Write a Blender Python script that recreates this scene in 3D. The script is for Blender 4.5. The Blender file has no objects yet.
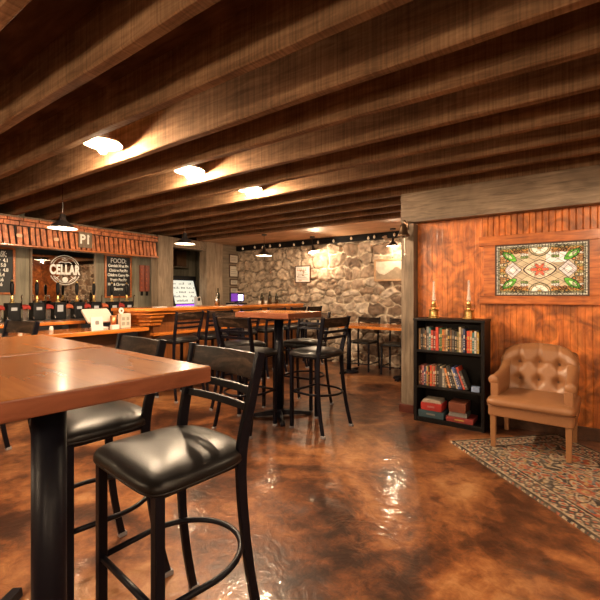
import bpy, bmesh, math, random
import numpy as np
from mathutils import Vector, Matrix, noise as mnoise
random.seed(7)
PI = math.pi
sc = bpy.context.scene
COL = sc.collection

# ------------------------------------------------------------------ helpers
class MB:
    """collects shapes, linked as ONE mesh object by build()"""
    def __init__(s): s.bm = bmesh.new()
    def poly(s, pts):
        vs = [s.bm.verts.new(p) for p in pts]
        s.bm.faces.new(vs); return vs
    def hexa(s, b, t):
        vb = [s.bm.verts.new(p) for p in b]; vt = [s.bm.verts.new(p) for p in t]
        n = len(b)
        s.bm.faces.new(vb[::-1]); s.bm.faces.new(vt)
        for i in range(n):
            s.bm.faces.new([vb[i], vb[(i+1) % n], vt[(i+1) % n], vt[i]])
        return s
    def box(s, x0, x1, y0, y1, z0, z1, M=None):
        b = [Vector(p) for p in ((x0,y0,z0),(x1,y0,z0),(x1,y1,z0),(x0,y1,z0))]
        t = [Vector((p.x,p.y,z1)) for p in b]
        if M: b = [M@p for p in b]; t = [M@p for p in t]
        return s.hexa(b, t)
    def prism(s, pts, z0, z1, M=None):
        b = [Vector((p[0],p[1],z0)) for p in pts]; t = [Vector((p[0],p[1],z1)) for p in pts]
        if M: b = [M@p for p in b]; t = [M@p for p in t]
        return s.hexa(b, t)
    def rings(s, rings, closed=False, cap=True):
        R = [[s.bm.verts.new(p) for p in r] for r in rings]
        n = len(R[0]); m = len(R)
        for i in range(m if closed else m-1):
            a, b = R[i], R[(i+1) % m]
            for j in range(n):
                s.bm.faces.new([a[j], a[(j+1) % n], b[(j+1) % n], b[j]])
        if cap and not closed:
            s.bm.faces.new(R[0][::-1]); s.bm.faces.new(R[-1])
        return s
    def sweep(s, path, sec, closed=False, up=(0,0,1)):
        """sec: list of (a,b) section points, a along side, b along up-ish"""
        P = [Vector(p) for p in path]; n = len(P); up = Vector(up); rs = []
        for i in range(n):
            if closed: t = P[(i+1) % n]-P[i-1]
            else: t = P[min(i+1,n-1)]-P[max(i-1,0)]
            t.normalize()
            sd = t.cross(up)
            if sd.length < 1e-3: sd = t.cross(Vector((0,1,0)))
            sd.normalize(); u2 = sd.cross(t)
            rs.append([P[i]+sd*a+u2*b for a, b in sec])
        return s.rings(rs, closed)
    def tube(s, path, r, seg=10, closed=False):
        return s.sweep(path, [(r*math.cos(2*PI*k/seg), r*math.sin(2*PI*k/seg)) for k in range(seg)], closed)
    def lathe(s, prof, c=(0,0,0), seg=24, M=None, open_bottom=False):
        rs = []
        for r, z in prof:
            ring = [Vector((c[0]+r*math.cos(2*PI*k/seg), c[1]+r*math.sin(2*PI*k/seg), c[2]+z)) for k in range(seg)]
            if M: ring = [M@p for p in ring]
            rs.append(ring)
        a, z = prof[0], prof[-1]
        if math.hypot(a[0]-z[0], a[1]-z[1]) < .006 and a[0] > .005: return s.rings(rs, closed=True)   # thin-walled, open vessel
        if open_bottom:
            s.rings(rs, cap=False); s.bm.faces.new([v for v in s.bm.verts][-seg:]); return s
        return s.rings(rs)
    def build(s, name, mat, parent=None, smooth=False, bevel=0, sub=0, loc=None, bseg=2, solid=0):
        bmesh.ops.recalc_face_normals(s.bm, faces=s.bm.faces[:])
        me = bpy.data.meshes.new(name); s.bm.to_mesh(me); s.bm.free()
        o = bpy.data.objects.new(name, me); COL.objects.link(o)
        if mat: me.materials.append(mat)
        if parent: o.parent = parent
        if loc: o.location = loc
        if smooth:
            for p in me.polygons: p.use_smooth = True
        if solid:
            m = o.modifiers.new('s','SOLIDIFY'); m.thickness = solid; m.offset = 0
        if bevel:
            m = o.modifiers.new('b','BEVEL'); m.width = bevel; m.segments = bseg; m.limit_method = 'ANGLE'; m.angle_limit = math.radians(40)
        if sub:
            m = o.modifiers.new('u','SUBSURF'); m.levels = sub; m.render_levels = sub
        return o

def sq(w, h=None):
    h = h or w
    return [(-w/2,-h/2),(w/2,-h/2),(w/2,h/2),(-w/2,h/2)]
def rrect(w, d, r, n=4, cx=0, cy=0):
    pts = []
    for (sx, sy, a0) in ((1,1,0),(-1,1,90),(-1,-1,180),(1,-1,270)):
        for k in range(n+1):
            a = math.radians(a0+90*k/n)
            pts.append((cx+sx*(w/2-r)+r*math.cos(a), cy+sy*(d/2-r)+r*math.sin(a)))
    return pts
def tag(o, label=None, cat=None, group=None, kind=None):
    if label: o['label'] = label
    if cat: o['category'] = cat
    if group: o['group'] = group
    if kind: o['kind'] = kind
    return o
def thing(name, label, cat, loc=(0,0,0), rz=0, group=None):
    o = bpy.data.objects.new(name, None); COL.objects.link(o)
    o.empty_display_size = .1
    o.location = loc; o.rotation_euler = (0,0,rz)
    return tag(o, label, cat, group)
def copy_tree(o, parent=None):
    c = o.copy(); COL.objects.link(c)
    if parent: c.parent = parent
    for ch in list(o.children): copy_tree(ch, c)
    return c
def struct(name, mb, mat, **k):
    return tag(mb.build(name, mat, **k), kind='structure')
def text(s, size, mat, parent, loc, rot, name='lettering', xs=1.0, off=0.0, ext=.0015, align='CENTER', sp=1.0):
    cu = bpy.data.curves.new('t', 'FONT'); cu.body = s; cu.size = size; cu.extrude = ext; cu.offset = off
    cu.align_x = align; cu.align_y = 'CENTER'; cu.space_character = sp
    t = bpy.data.objects.new('t', cu); COL.objects.link(t)
    dg = bpy.context.evaluated_depsgraph_get(); dg.update()
    me = bpy.data.meshes.new_from_object(t.evaluated_get(dg))
    bpy.data.objects.remove(t)
    o = bpy.data.objects.new(name, me); COL.objects.link(o); me.materials.clear(); me.materials.append(mat)
    o.parent = parent; o.location = loc; o.rotation_euler = rot; o.scale = (xs,1,1)
    return o
FX = (PI/2, 0, PI/2)      # text on a wall that faces +x
FY = (PI/2, 0, 0)         # text on a wall that faces -y

# ------------------------------------------------------------------ materials
def nmat(name):
    m = bpy.data.materials.new(name); m.use_nodes = True
    nt = m.node_tree; b = nt.nodes['Principled BSDF']
    return m, nt, b
def rgb(c): return (c[0], c[1], c[2], 1)
def plain(name, c, rough=.5, metal=0, spec=.5, coat=0, bump=0, bscale=60, var=0, emis=None, es=0, trans=0):
    m, nt, b = nmat(name); N, L = nt.nodes.new, nt.links.new
    b.inputs['Base Color'].default_value = rgb(c); b.inputs['Roughness'].default_value = rough
    b.inputs['Metallic'].default_value = metal; b.inputs['Specular IOR Level'].default_value = spec
    b.inputs['Coat Weight'].default_value = coat
    if trans: b.inputs['Transmission Weight'].default_value = trans
    if emis: b.inputs['Emission Color'].default_value = rgb(emis); b.inputs['Emission Strength'].default_value = es
    tc = N('ShaderNodeTexCoord')
    nz = N('ShaderNodeTexNoise'); nz.inputs['Scale'].default_value = bscale; nz.inputs['Detail'].default_value = 5
    L(tc.outputs['Object'], nz.inputs['Vector'])
    if bump:
        bp = N('ShaderNodeBump'); bp.inputs['Strength'].default_value = bump; bp.inputs['Distance'].default_value = .003
        L(nz.outputs['Fac'], bp.inputs['Height']); L(bp.outputs['Normal'], b.inputs['Normal'])
    if var:
        mx = N('ShaderNodeMix'); mx.data_type = 'RGBA'
        mx.inputs[6].default_value = rgb([v*(1-var) for v in c]); mx.inputs[7].default_value = rgb([min(1,v*(1+var)) for v in c])
        L(nz.outputs['Fac'], mx.inputs[0]); L(mx.outputs[2], b.inputs['Base Color'])
    return m
def wood(name, c0, c1, c2, stretch=(1,1,12), scale=4, rough=.45, blotch=.5, coat=0, bump=.25, spec=.5, bsc=1.6, plank=None, pv=(.72,1.18), saw=False):
    """stretch: coordinate multiplier; the grain runs along the axis with the SMALL number"""
    m, nt, b = nmat(name); N, L = nt.nodes.new, nt.links.new
    tc = N('ShaderNodeTexCoord'); mp = N('ShaderNodeMapping'); mp.inputs['Scale'].default_value = stretch
    L(tc.outputs['Object'], mp.inputs['Vector'])
    n1 = N('ShaderNodeTexNoise'); n1.inputs['Scale'].default_value = scale; n1.inputs['Detail'].default_value = 8; n1.inputs['Roughness'].default_value = .62; n1.inputs['Distortion'].default_value = .8
    L(mp.outputs[0], n1.inputs['Vector'])
    r1 = N('ShaderNodeValToRGB'); e = r1.color_ramp.elements
    e[0].position = .28; e[0].color = rgb(c0); e[1].position = .74; e[1].color = rgb(c2)
    x = e.new(.5); x.color = rgb(c1)
    L(n1.outputs['Fac'], r1.inputs['Fac'])
    n2 = N('ShaderNodeTexNoise'); n2.inputs['Scale'].default_value = bsc; n2.inputs['Detail'].default_value = 3; n2.inputs['Distortion'].default_value = 1.2
    L(tc.outputs['Object'], n2.inputs['Vector'])
    mr = N('ShaderNodeMapRange'); mr.inputs['From Min'].default_value = .35; mr.inputs['From Max'].default_value = .65
    mr.inputs['To Min'].default_value = 1-blotch; mr.inputs['To Max'].default_value = 1+blotch*.4
    L(n2.outputs['Fac'], mr.inputs['Value'])
    mx = N('ShaderNodeVectorMath'); mx.operation = 'MULTIPLY'
    L(r1.outputs['Color'], mx.inputs[0]); L(mr.outputs[0], mx.inputs[1])
    out = mx.outputs[0]
    if plank:                      # (axis index, board width): tone changes from board to board
        sp = N('ShaderNodeSeparateXYZ'); L(tc.outputs['Object'], sp.inputs[0])
        dv = N('ShaderNodeMath'); dv.operation = 'DIVIDE'; dv.inputs[1].default_value = plank[1]; L(sp.outputs[plank[0]], dv.inputs[0])
        fl = N('ShaderNodeMath'); fl.operation = 'FLOOR'; L(dv.outputs[0], fl.inputs[0])
        wn = N('ShaderNodeTexWhiteNoise'); wn.noise_dimensions = '1D'; L(fl.outputs[0], wn.inputs['W'])
        m2 = N('ShaderNodeMapRange'); m2.inputs['To Min'].default_value = pv[0]; m2.inputs['To Max'].default_value = pv[1]; L(wn.outputs['Value'], m2.inputs['Value'])
        mm = N('ShaderNodeVectorMath'); mm.operation = 'MULTIPLY'; L(out, mm.inputs[0]); L(m2.outputs[0], mm.inputs[1]); out = mm.outputs[0]
    if saw:                        # vertical band-saw marks and a few knots
        ms = N('ShaderNodeMapping'); ms.inputs['Scale'].default_value = (38,.4,.8); L(tc.outputs['Object'], ms.inputs['Vector'])
        n5 = N('ShaderNodeTexNoise'); n5.inputs['Scale'].default_value = 2.2; n5.inputs['Detail'].default_value = 4; L(ms.outputs[0], n5.inputs['Vector'])
        m5 = N('ShaderNodeMapRange'); m5.inputs['From Min'].default_value = .35; m5.inputs['From Max'].default_value = .65; m5.inputs['To Min'].default_value = .74; m5.inputs['To Max'].default_value = 1.12
        L(n5.outputs['Fac'], m5.inputs['Value'])
        m6 = N('ShaderNodeVectorMath'); m6.operation = 'MULTIPLY'; L(out, m6.inputs[0]); L(m5.outputs[0], m6.inputs[1]); out = m6.outputs[0]
    L(out, b.inputs['Base Color'])
    b.inputs['Roughness'].default_value = rough; b.inputs['Coat Weight'].default_value = coat; b.inputs['Coat Roughness'].default_value = .12
    b.inputs['Specular IOR Level'].default_value = spec
    bp = N('ShaderNodeBump'); bp.inputs['Strength'].default_value = bump; bp.inputs['Distance'].default_value = .004
    L(n1.outputs['Fac'], bp.inputs['Height']); L(bp.outputs['Normal'], b.inputs['Normal'])
    return m
def attr_mat(name, rough=.8, emis=0, bump=.0, bscale=80, spec=.4, coat=0):
    m, nt, b = nmat(name); N, L = nt.nodes.new, nt.links.new
    a = N('ShaderNodeAttribute'); a.attribute_name = 'col'
    L(a.outputs['Color'], b.inputs['Base Color'])
    b.inputs['Roughness'].default_value = rough; b.inputs['Specular IOR Level'].default_value = spec; b.inputs['Coat Weight'].default_value = coat
    if emis:
        L(a.outputs['Color'], b.inputs['Emission Color']); b.inputs['Emission Strength'].default_value = emis
    if bump:
        nz = N('ShaderNodeTexNoise'); nz.inputs['Scale'].default_value = bscale; nz.inputs['Detail'].default_value = 8
        tc = N('ShaderNodeTexCoord'); L(tc.outputs['Object'], nz.inputs['Vector'])
        bp = N('ShaderNodeBump'); bp.inputs['Strength'].default_value = bump; bp.inputs['Distance'].default_value = .01
        L(nz.outputs['Fac'], bp.inputs['Height']); L(bp.outputs['Normal'], b.inputs['Normal'])
    return m
def emit(name, c, s):
    m, nt, b = nmat(name)
    b.inputs['Base Color'].default_value = rgb(c)
    b.inputs['Emission Color'].default_value = rgb(c); b.inputs['Emission Strength'].default_value = s
    return m

M = {}
M['joist'] = wood('joist_wood', (.13,.070,.036), (.21,.12,.064), (.30,.18,.10), (1.0,8,8), 3, .8, .25, bump=.5, spec=.08, saw=True)
M['deck'] = wood('deck_wood', (.06,.030,.016), (.10,.050,.026), (.14,.072,.04), (1,6,6), 3, .85, .3, spec=.08)
M['greywood'] = wood('weathered_timber', (.105,.074,.048), (.215,.155,.105), (.32,.24,.165), (1,12,12), 3, .6, .35, bump=.5, spec=.3)
M['greypost'] = wood('weathered_post_timber', (.085,.062,.040), (.185,.135,.092), (.28,.21,.148), (12,12,1), 2.5, .6, .35, bump=.5, spec=.3)
M['palepost'] = wood('pale_post_timber', (.16,.115,.075), (.28,.205,.14), (.38,.29,.20), (10,10,1), 2.5, .6, .25, bump=.4, spec=.3)
M['pine'] = wood('stained_pine_wall', (.27,.065,.012), (.52,.145,.026), (.68,.225,.045), (8,8,1.3), 3.2, .42, .55, coat=.1, bump=.15, bsc=6.5, plank=(0,.052), pv=(.92,1.06))
M['pinetrim'] = wood('stained_pine_trim', (.20,.045,.008), (.45,.12,.02), (.62,.20,.04), (1.2,10,10), 3.2, .35, .35, coat=.2, bump=.25, bsc=3)
M['table'] = wood('varnished_table_top', (.25,.075,.012), (.34,.112,.018), (.42,.155,.030), (1.2,7,7), 2.6, .24, .25, spec=.10, coat=.06, bump=0, bsc=2.2, plank=(1,.11))
M['tableedge'] = wood('table_edge_wood', (.14,.040,.018), (.23,.072,.034), (.31,.11,.055), (2,2,14), 3.0, .3, .3, coat=.3, bump=.1)
M['bar'] = wood('varnished_bar_wood', (.32,.085,.014), (.52,.155,.024), (.66,.24,.045), (8,1.2,8), 2.5, .22, .3, coat=.5, bump=.08)
M['barfront'] = wood('bar_front_panelling', (.08,.026,.008), (.15,.048,.012), (.22,.075,.02), (9,9,1.2), 2.5, .35, .35, coat=.2, bump=.2, plank=(1,.14))
M['darkbrown'] = wood('dark_brown_wood', (.035,.014,.007), (.07,.028,.012), (.11,.045,.02), (6,1,6), 3, .45, .3)
M['redwood'] = wood('red_cedar_staves', (.24,.060,.020), (.50,.15,.05), (.70,.28,.11), (10,10,1.5), 3.2, .45, .5, bump=.3, bsc=9)
M['iron'] = plain('black_painted_steel', (.005,.005,.009), .38, .0, .16, bump=.05)
M['ironsoft'] = plain('black_powder_coat', (.010,.010,.013), .4, .1, .5)
M['vinyl'] = plain('black_vinyl', (.009,.008,.008), .36, 0, .26, bump=.12, bscale=140)
M['rail'] = wood('worn_dark_back_rail', (.008,.005,.004), (.022,.013,.009), (.11,.065,.04), (1.5,6,6), 4, .42, .5, bump=.2, bsc=7, spec=.12)
M['glide'] = plain('grey_plastic_glide', (.25,.24,.25), .4)
M['leather'] = plain('camel_leather', (.285,.130,.056), .38, 0, .5, bump=.25, bscale=70, var=.14)
M['leatherdk'] = plain('camel_leather_button', (.10,.036,.014), .4)
M['legwood'] = plain('camel_painted_leg', (.31,.145,.06), .4, var=.1)
M['blackcase'] = plain('black_bookcase_laminate', (.005,.004,.004), .45, 0, .22)
M['brass'] = plain('aged_brass', (.62,.42,.16), .28, 1, bump=.1)
M['bronze'] = plain('dark_bronze', (.16,.10,.06), .32, .9, bump=.1)
M['glass'] = plain('clear_glass', (.85,.80,.72), .08, 0, .6)
M['glass'].node_tree.nodes['Principled BSDF'].inputs['Alpha'].default_value = .28
M['shade'] = plain('black_enamel_shade', (.012,.010,.010), .3, 0, .6)
M['shadein'] = plain('white_enamel', (.85,.82,.75), .35)
M['bulb'] = emit('lit_bulb', (1,.72,.46), 1)
M['bulblow'] = emit('pendant_bulb', (1,.80,.55), 10)
M['globe'] = plain('frosted_globe_bulb', (.75,.66,.52), .2)
M['white'] = plain('white_paper', (.60,.57,.53), .6)
M['cream'] = plain('cream_card', (.52,.46,.37), .6, var=.05)
M['black'] = plain('matt_black', (.005,.005,.006), .5, 0, .2)
M['chalk'] = plain('chalkboard_slate', (.018,.017,.016), .6, var=.2, bscale=12)
M['chalkw'] = plain('white_chalk', (.80,.78,.72), .9)
M['silver'] = plain('polished_steel', (.62,.60,.56), .22, 1)
M['red'] = plain('red_towel', (.34,.028,.018), .8, bump=.5)
M['orange'] = plain('orange_towel', (.45,.10,.035), .8, bump=.5)
M['rope'] = plain('white_rope', (.75,.70,.60), .8, bump=.5, bscale=200)
M['tan'] = wood('tan_soffit_panel', (.50,.29,.16), (.60,.36,.205), (.68,.43,.25), (.6,3,3), 2, .5, .15, bump=.05, spec=.3)
M['greenplank'] = wood('grey_green_plank_wall', (.16,.14,.095), (.25,.22,.155), (.33,.295,.215), (8,8,.8), 2.2, .55, .15, bump=.2, plank=(1,.17), spec=.3)
M['mauvewall'] = wood('taupe_plank_wall', (.13,.10,.07), (.20,.155,.11), (.27,.21,.15), (1,1,14), 2.2, .6, .15, bump=.2, spec=.3)
M['plaster'] = plain('warm_brown_plaster', (.30,.17,.09), .8, var=.1, bscale=3)
M['copper'] = plain('copper', (.72,.28,.12), .3, 1)
M['tablet'] = plain('pale_tablet_shell', (.52,.44,.38), .3)
M['frost'] = emit('lit_cooler_interior', (.50,.53,.47), .7)
M['purple'] = emit('purple_screen_glow', (.30,.05,.75), 1.2)
M['screen'] = emit('bright_screen', (.62,.55,1.0), 4)
M['bottle'] = plain('dark_glass_bottle', (.02,.018,.010), .1, 0, .8)
M['mirror'] = plain('mirror_glass', (.78,.76,.70), .02, 1)
M['rugback'] = plain('rug_backing', (.20,.14,.09), .9)

def floor_mat():
    m, nt, b = nmat('acid_stained_concrete'); N, L = nt.nodes.new, nt.links.new
    tc = N('ShaderNodeTexCoord')
    n1 = N('ShaderNodeTexNoise'); n1.inputs['Scale'].default_value = 1.15; n1.inputs['Detail'].default_value = 9; n1.inputs['Roughness'].default_value = .6; n1.inputs['Distortion'].default_value = .9
    n2 = N('ShaderNodeTexNoise'); n2.inputs['Scale'].default_value = 10; n2.inputs['Detail'].default_value = 12; n2.inputs['Roughness'].default_value = .72; n2.inputs['Distortion'].default_value = .5
    for n in (n1, n2): L(tc.outputs['Object'], n.inputs['Vector'])
    ad = N('ShaderNodeMath'); ad.operation = 'MULTIPLY_ADD'; ad.inputs[1].default_value = .34
    L(n2.outputs['Fac'], ad.inputs[0]); 
    sc_ = N('ShaderNodeMath'); sc_.operation = 'MULTIPLY'; sc_.inputs[1].default_value = .68; L(n1.outputs['Fac'], sc_.inputs[0])
    L(sc_.outputs[0], ad.inputs[2])
    r = N('ShaderNodeValToRGB'); e = r.color_ramp.elements
    e[0].position = .42; e[0].color = (.030,.011,.006,1); e[1].position = .66; e[1].color = (.44,.225,.095,1)
    for p, c in ((.475,(.085,.029,.012,1)), (.525,(.18,.062,.021,1)), (.58,(.29,.115,.040,1))):
        x = e.new(p); x.color = c
    L(ad.outputs[0], r.inputs['Fac']); L(r.outputs['Color'], b.inputs['Base Color'])
    b.inputs['Roughness'].default_value = .36; b.inputs['Specular IOR Level'].default_value = .35
    b.inputs['Coat Weight'].default_value = .6; b.inputs['Coat Roughness'].default_value = .05
    n3 = N('ShaderNodeTexNoise'); n3.inputs['Scale'].default_value = 7; n3.inputs['Detail'].default_value = 4; n3.inputs['Distortion'].default_value = 2.5
    n4 = N('ShaderNodeTexNoise'); n4.inputs['Scale'].default_value = 30; n4.inputs['Detail'].default_value = 3
    for n in (n3, n4): L(tc.outputs['Object'], n.inputs['Vector'])
    a2 = N('ShaderNodeMath'); a2.operation = 'MULTIPLY_ADD'; a2.inputs[1].default_value = .12
    L(n4.outputs['Fac'], a2.inputs[0]); L(n3.outputs['Fac'], a2.inputs[2])
    bp = N('ShaderNodeBump'); bp.inputs['Strength'].default_value = .35; bp.inputs['Distance'].default_value = .010
    L(a2.outputs[0], bp.inputs['Height']); L(bp.outputs['Normal'], b.inputs['Normal']); L(bp.outputs['Normal'], b.inputs['Coat Normal'])
    return m
M['floor'] = floor_mat()

def grid_mesh(name, X, Y, Z, C, mat, parent=None, smooth=True):
    """X,Y,Z (n,m) arrays, C (n,m,3) colours or None"""
    n, m = X.shape
    me = bpy.data.meshes.new(name)
    verts = np.stack([X.ravel(), Y.ravel(), Z.ravel()], 1)
    idx = np.arange(n*m).reshape(n, m)
    f = np.stack([idx[:-1,:-1].ravel(), idx[:-1,1:].ravel(), idx[1:,1:].ravel(), idx[1:,:-1].ravel()], 1)
    me.vertices.add(len(verts)); me.vertices.foreach_set('co', verts.ravel())
    me.loops.add(f.size); me.loops.foreach_set('vertex_index', f.ravel())
    me.polygons.add(len(f)); me.polygons.foreach_set('loop_start', np.arange(0, f.size, 4)); me.polygons.foreach_set('loop_total', np.full(len(f), 4))
    me.update(calc_edges=True)
    if C is not None:
        a = me.color_attributes.new('col', 'FLOAT_COLOR', 'POINT')
        c4 = np.concatenate([C.reshape(-1,3), np.ones((n*m,1))], 1)
        a.data.foreach_set('color', c4.ravel())
    me.polygons.foreach_set('use_smooth', np.full(len(f), smooth))
    me.materials.append(mat)
    o = bpy.data.objects.new(name, me); COL.objects.link(o)
    if parent: o.parent = parent
    return o
def vnoise(X, Y, s, seed=0):
    """smooth value noise on numpy arrays"""
    rng = np.random.RandomState(seed); T = rng.rand(256, 256)
    x, y = X*s, Y*s; xi, yi = np.floor(x).astype(int), np.floor(y).astype(int)
    fx, fy = x-xi, y-yi; fx = fx*fx*(3-2*fx); fy = fy*fy*(3-2*fy)
    g = lambda a, b: T[a % 256, b % 256]
    return (g(xi,yi)*(1-fx)+g(xi+1,yi)*fx)*(1-fy)+(g(xi,yi+1)*(1-fx)+g(xi+1,yi+1)*fx)*fy

# ------------------------------------------------------------------ room shell
XL, YF, YW = -6.24, 6.5, 4.2      # left wall, far stone wall, pine wall
struct('floor', MB().box(-8.4, 3.2, -3.6, 6.7, -.1, 0), M['floor'])
struct('ceiling', MB().box(-8.4, 3.2, -3.6, 6.7, 2.56, 2.66), M['deck'])

def stone_wall():
    nx, nz = 520, 170
    xs = np.linspace(XL, .9, nx); zs = np.linspace(0, 2.24, nz)
    X, Z = np.meshgrid(xs, zs, indexing='ij')
    rng = np.random.RandomState(5)
    seeds = []
    z = -.1; row = 0
    while z < 2.4:
        hh = rng.uniform(.12, .21); x = XL-.3-rng.rand()*.3
        while x < 1.2:
            w = rng.uniform(.13, .36)
            seeds.append((x+w/2+rng.uniform(-.03,.03), z+hh/2+rng.uniform(-.06,.06), w, hh)); x += w
        z += hh; row += 1
    S = np.array(seeds)
    wx = X+(vnoise(X, Z, 5, 1)-.5)*.07+(vnoise(X, Z, 17, 8)-.5)*.03
    wz = Z+(vnoise(X, Z, 5, 2)-.5)*.06+(vnoise(X, Z, 17, 9)-.5)*.03
    F1 = np.full(X.shape, 9.); F2 = np.full(X.shape, 9.); I = np.zeros(X.shape, int)
    for k, (sx, sz, w, hh) in enumerate(S):
        d = np.sqrt(((wx-sx)/(w/.27))**2+((wz-sz)/(hh/.21)*1.15)**2)
        nb = d < F1
        F2 = np.where(nb, F1, np.minimum(F2, d)); I = np.where(nb, k, I); F1 = np.where(nb, d, F1)
    e = np.clip((F2-F1)/.055, 0, 1); st = e*e*(3-2*e)
    edge = np.clip((F2-F1)/np.clip(.045+(X+3.9)*.02, .018, .055), 0, 1)
    proud = rng.uniform(.03, .085, len(S))[I]
    n1 = vnoise(X, Z, 14, 3); n2 = vnoise(X, Z, 35, 4); n3 = vnoise(X, Z, 80, 6)
    H = st*proud*1.15+(n1-.5)*.04*st+(n2-.5)*.014+(n3-.5)*.005
    Y = YF-.02-H
    pal = np.array([(.20,.135,.09),(.31,.23,.165),(.135,.09,.062),(.40,.31,.23),(.25,.19,.14),(.17,.11,.072),(.46,.38,.30)])
    pick = rng.randint(0, len(pal), len(S)); lum = rng.uniform(.8, 1.15, len(S))
    tr = np.clip((X+4.7)/1.4, 0, 1)[..., None]
    left = np.array([.34,.26,.185])*lum[I][..., None]
    base = left*(1-tr)+pal[pick][I]*.95*tr
    v = (.45+.55*n1+.60*n2)[..., None]
    stone = base*v
    mort = np.array([.74,.63,.49])*(.75+.4*n2)[..., None]
    crev = np.array([.10,.065,.04])
    m = edge[..., None]; C = mort*(1-m)+stone*m
    gap = ((vnoise(X, Z, 6, 12)+np.clip((-3.9-X)*.5,-.25,.6) > .52) & (edge < .85))[..., None]
    m2 = np.clip((F2-F1-.02)/.03, 0, 1)[..., None]*.5+.5
    C = np.where(edge[..., None] > .9, C*m2, C)
    C = np.where(gap, crev*(1-edge[..., None])+C*edge[..., None], C)
    o = grid_mesh('wall_far', X, Y, Z, C, attr_mat('rubble_stone', .85, bump=.5, bscale=45))
    return tag(o, kind='structure')
stone_wall()
b = MB(); b.box(XL-.15, .9, YF, YF+.15, 0, 2.56); struct('wall_far_backing', b, M['plaster'])
# black strip and dropped soffit above the stones
struct('trim_1', MB().box(XL, .9, 6.38, 6.50, 2.19, 2.30), M['black'], bevel=.004)
struct('trim_2', MB().box(XL, .9, 5.34, 6.50, 2.303, 2.40), M['tan'], bevel=.004)

# pine wall with V-grooved boards: one mesh
def beadboard(x0, x1, z0, z1, w, y, name, mat, g=.007):
    prof = []
    x = x0
    while x < x1-1e-4:
        xe = min(x+w, x1)
        prof += [(x, y+g), (x+.006, y), (xe-.006, y)]
        x = xe
    prof += [(x1, y+g), (x1, y+.10), (x0, y+.10)]
    return struct(name, MB().prism(prof[::-1], z0, z1), mat)
beadboard(-1.44, 3.0, 0, 1.76, .052, YW, 'wall_right', M['pine'], .0036)
beadboard(-1.44, -.80, 1.76, 1.99, .052, YW, 'wall_right_corner', M['pine'], .0036)
beadboard(-.80, 3.0, 1.76, 1.99, .050, YW-.004, 'wall_right_upper', M['pine'], .009)
struct('wall_right_top', MB().box(-1.44, 3.0, 4.21, 4.30, 1.99, 2.56), M['pine'])
b = MB(); b.box(-1.46, 3.0, YW-.018, YW, 0, .11); struct('baseboard_right', b, M['darkbrown'], bevel=.003)
# remaining walls
def wall(name, x0, x1, y0, y1, mat, z0=0, z1=2.56): return struct(name, MB().box(x0, x1, y0, y1, z0, z1), mat)
wall('wall_right_end', 3.0, 3.15, -3.5, 4.3, M['plaster'])
wall('wall_near', -6.9, 3.15, -3.6, -3.5, M['plaster'])
wall('wall_left_near', XL-.15, XL, -3.5, .6, M['greenplank'])
wall('wall_left', XL-.15, XL, 5.93, YF, M['mauvewall'])
wall('wall_partition_back', .9, 1.05, 4.3, YF, M['pine'])
wall('wall_left_recess', -7.05, -6.9, .45, 4.95, M['greenplank'])
wall('wall_left_recess_end', -6.9, XL, .45, .6, M['greenplank'])
wall('wall_left_alcove', -7.85, -7.7, 4.8, 6.65, M['greenplank'])
wall('wall_left_alcove_side', -7.7, -7.05, 4.8, 4.95, M['greenplank'])
wall('wall_left_alcove_far', -7.7, -6.39, 6.5, 6.65, M['greenplank'])

# joists
lampb = {1.36:'just in front of the first ceiling lamp', 1.76:'just behind the ceiling lamp nearest the camera', 2.16:'just in front of the middle ceiling lamp',
         2.56:'just behind the middle ceiling lamp', 2.96:'just in front of the farthest ceiling lamp', 3.34:'just behind the farthest ceiling lamp',
         3.72:'last one wholly clear before the timber header', 4.11:'running above the timber header of the pine wall', 4.50:'third from the flat tan soffit', 4.88:'second from the flat tan soffit', 5.24:'butting the flat tan soffit'}
ys = [-2.6,-2.2,-1.8,-1.4,-1.0,-.62,-.24,.16,.56,.96,1.36,1.76,2.13,2.53,2.93,3.31,3.70,4.10,4.50,4.88,5.24]
lab = {.16:'rough brown ceiling joist over the camera position', .56:'rough brown ceiling joist crossing the top left corner of the photo, nearest the camera', .96:'rough brown ceiling joist, second nearest the camera, cutting the top edge of the photo'}
for y in ys:
    if y > 4.2: x1 = .9
    else: x1 = 3.0
    th = .062
    b = MB(); n = 40; x0 = -6.88 if y < 4.7 else -6.2
    rs = []
    for i in range(n+1):
        x = x0+(x1-x0)*i/n
        dz = (mnoise.noise(Vector((x*1.3, y*3, 0)))*.006); dy = mnoise.noise(Vector((x*.9, y*5, 3)))*.004
        cz = 2.302+dz; c = .007
        rs.append([(x,y+dy,2.56),(x,y+dy,cz+c),(x,y+dy+c,cz),(x,y+dy+th-c,cz),(x,y+dy+th,cz+c),(x,y+dy+th,2.56)])
    b.rings(rs)
    o = b.build('ceiling_joist', M['joist'])
    k = min(lampb, key=lambda q: abs(q-y))
    l = ('rough brown wooden ceiling joist '+lampb[k]) if abs(k-y) < .05 else lab.get(y)
    if y < .1: l = 'rough brown ceiling joist behind the camera'; o['group'] = 'joists behind the camera'
    tag(o, l, 'beam')

# header and post of the pine wall
o = MB().box(-1.58, 3.0, 4.08, 4.19, 1.992, 2.303).build('timber_header', M['greywood'], bevel=.006)
tag(o, 'wide weathered grey timber header across the top of the pine wall', 'beam')
t = thing('timber_post', 'weathered grey timber post at the left end of the pine wall beside the bookcase', 'post', (-1.51, 4.15, 0))
MB().box(-.068,.068,-.062,.14,0,1.985).build('post_shaft', M['greypost'], t, bevel=.005)
MB().box(-.085,.072,-.080,.15,0,.085).build('base_trim', plain('oxblood_base_trim', (.10,.022,.012), .4), t, bevel=.003)

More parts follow.
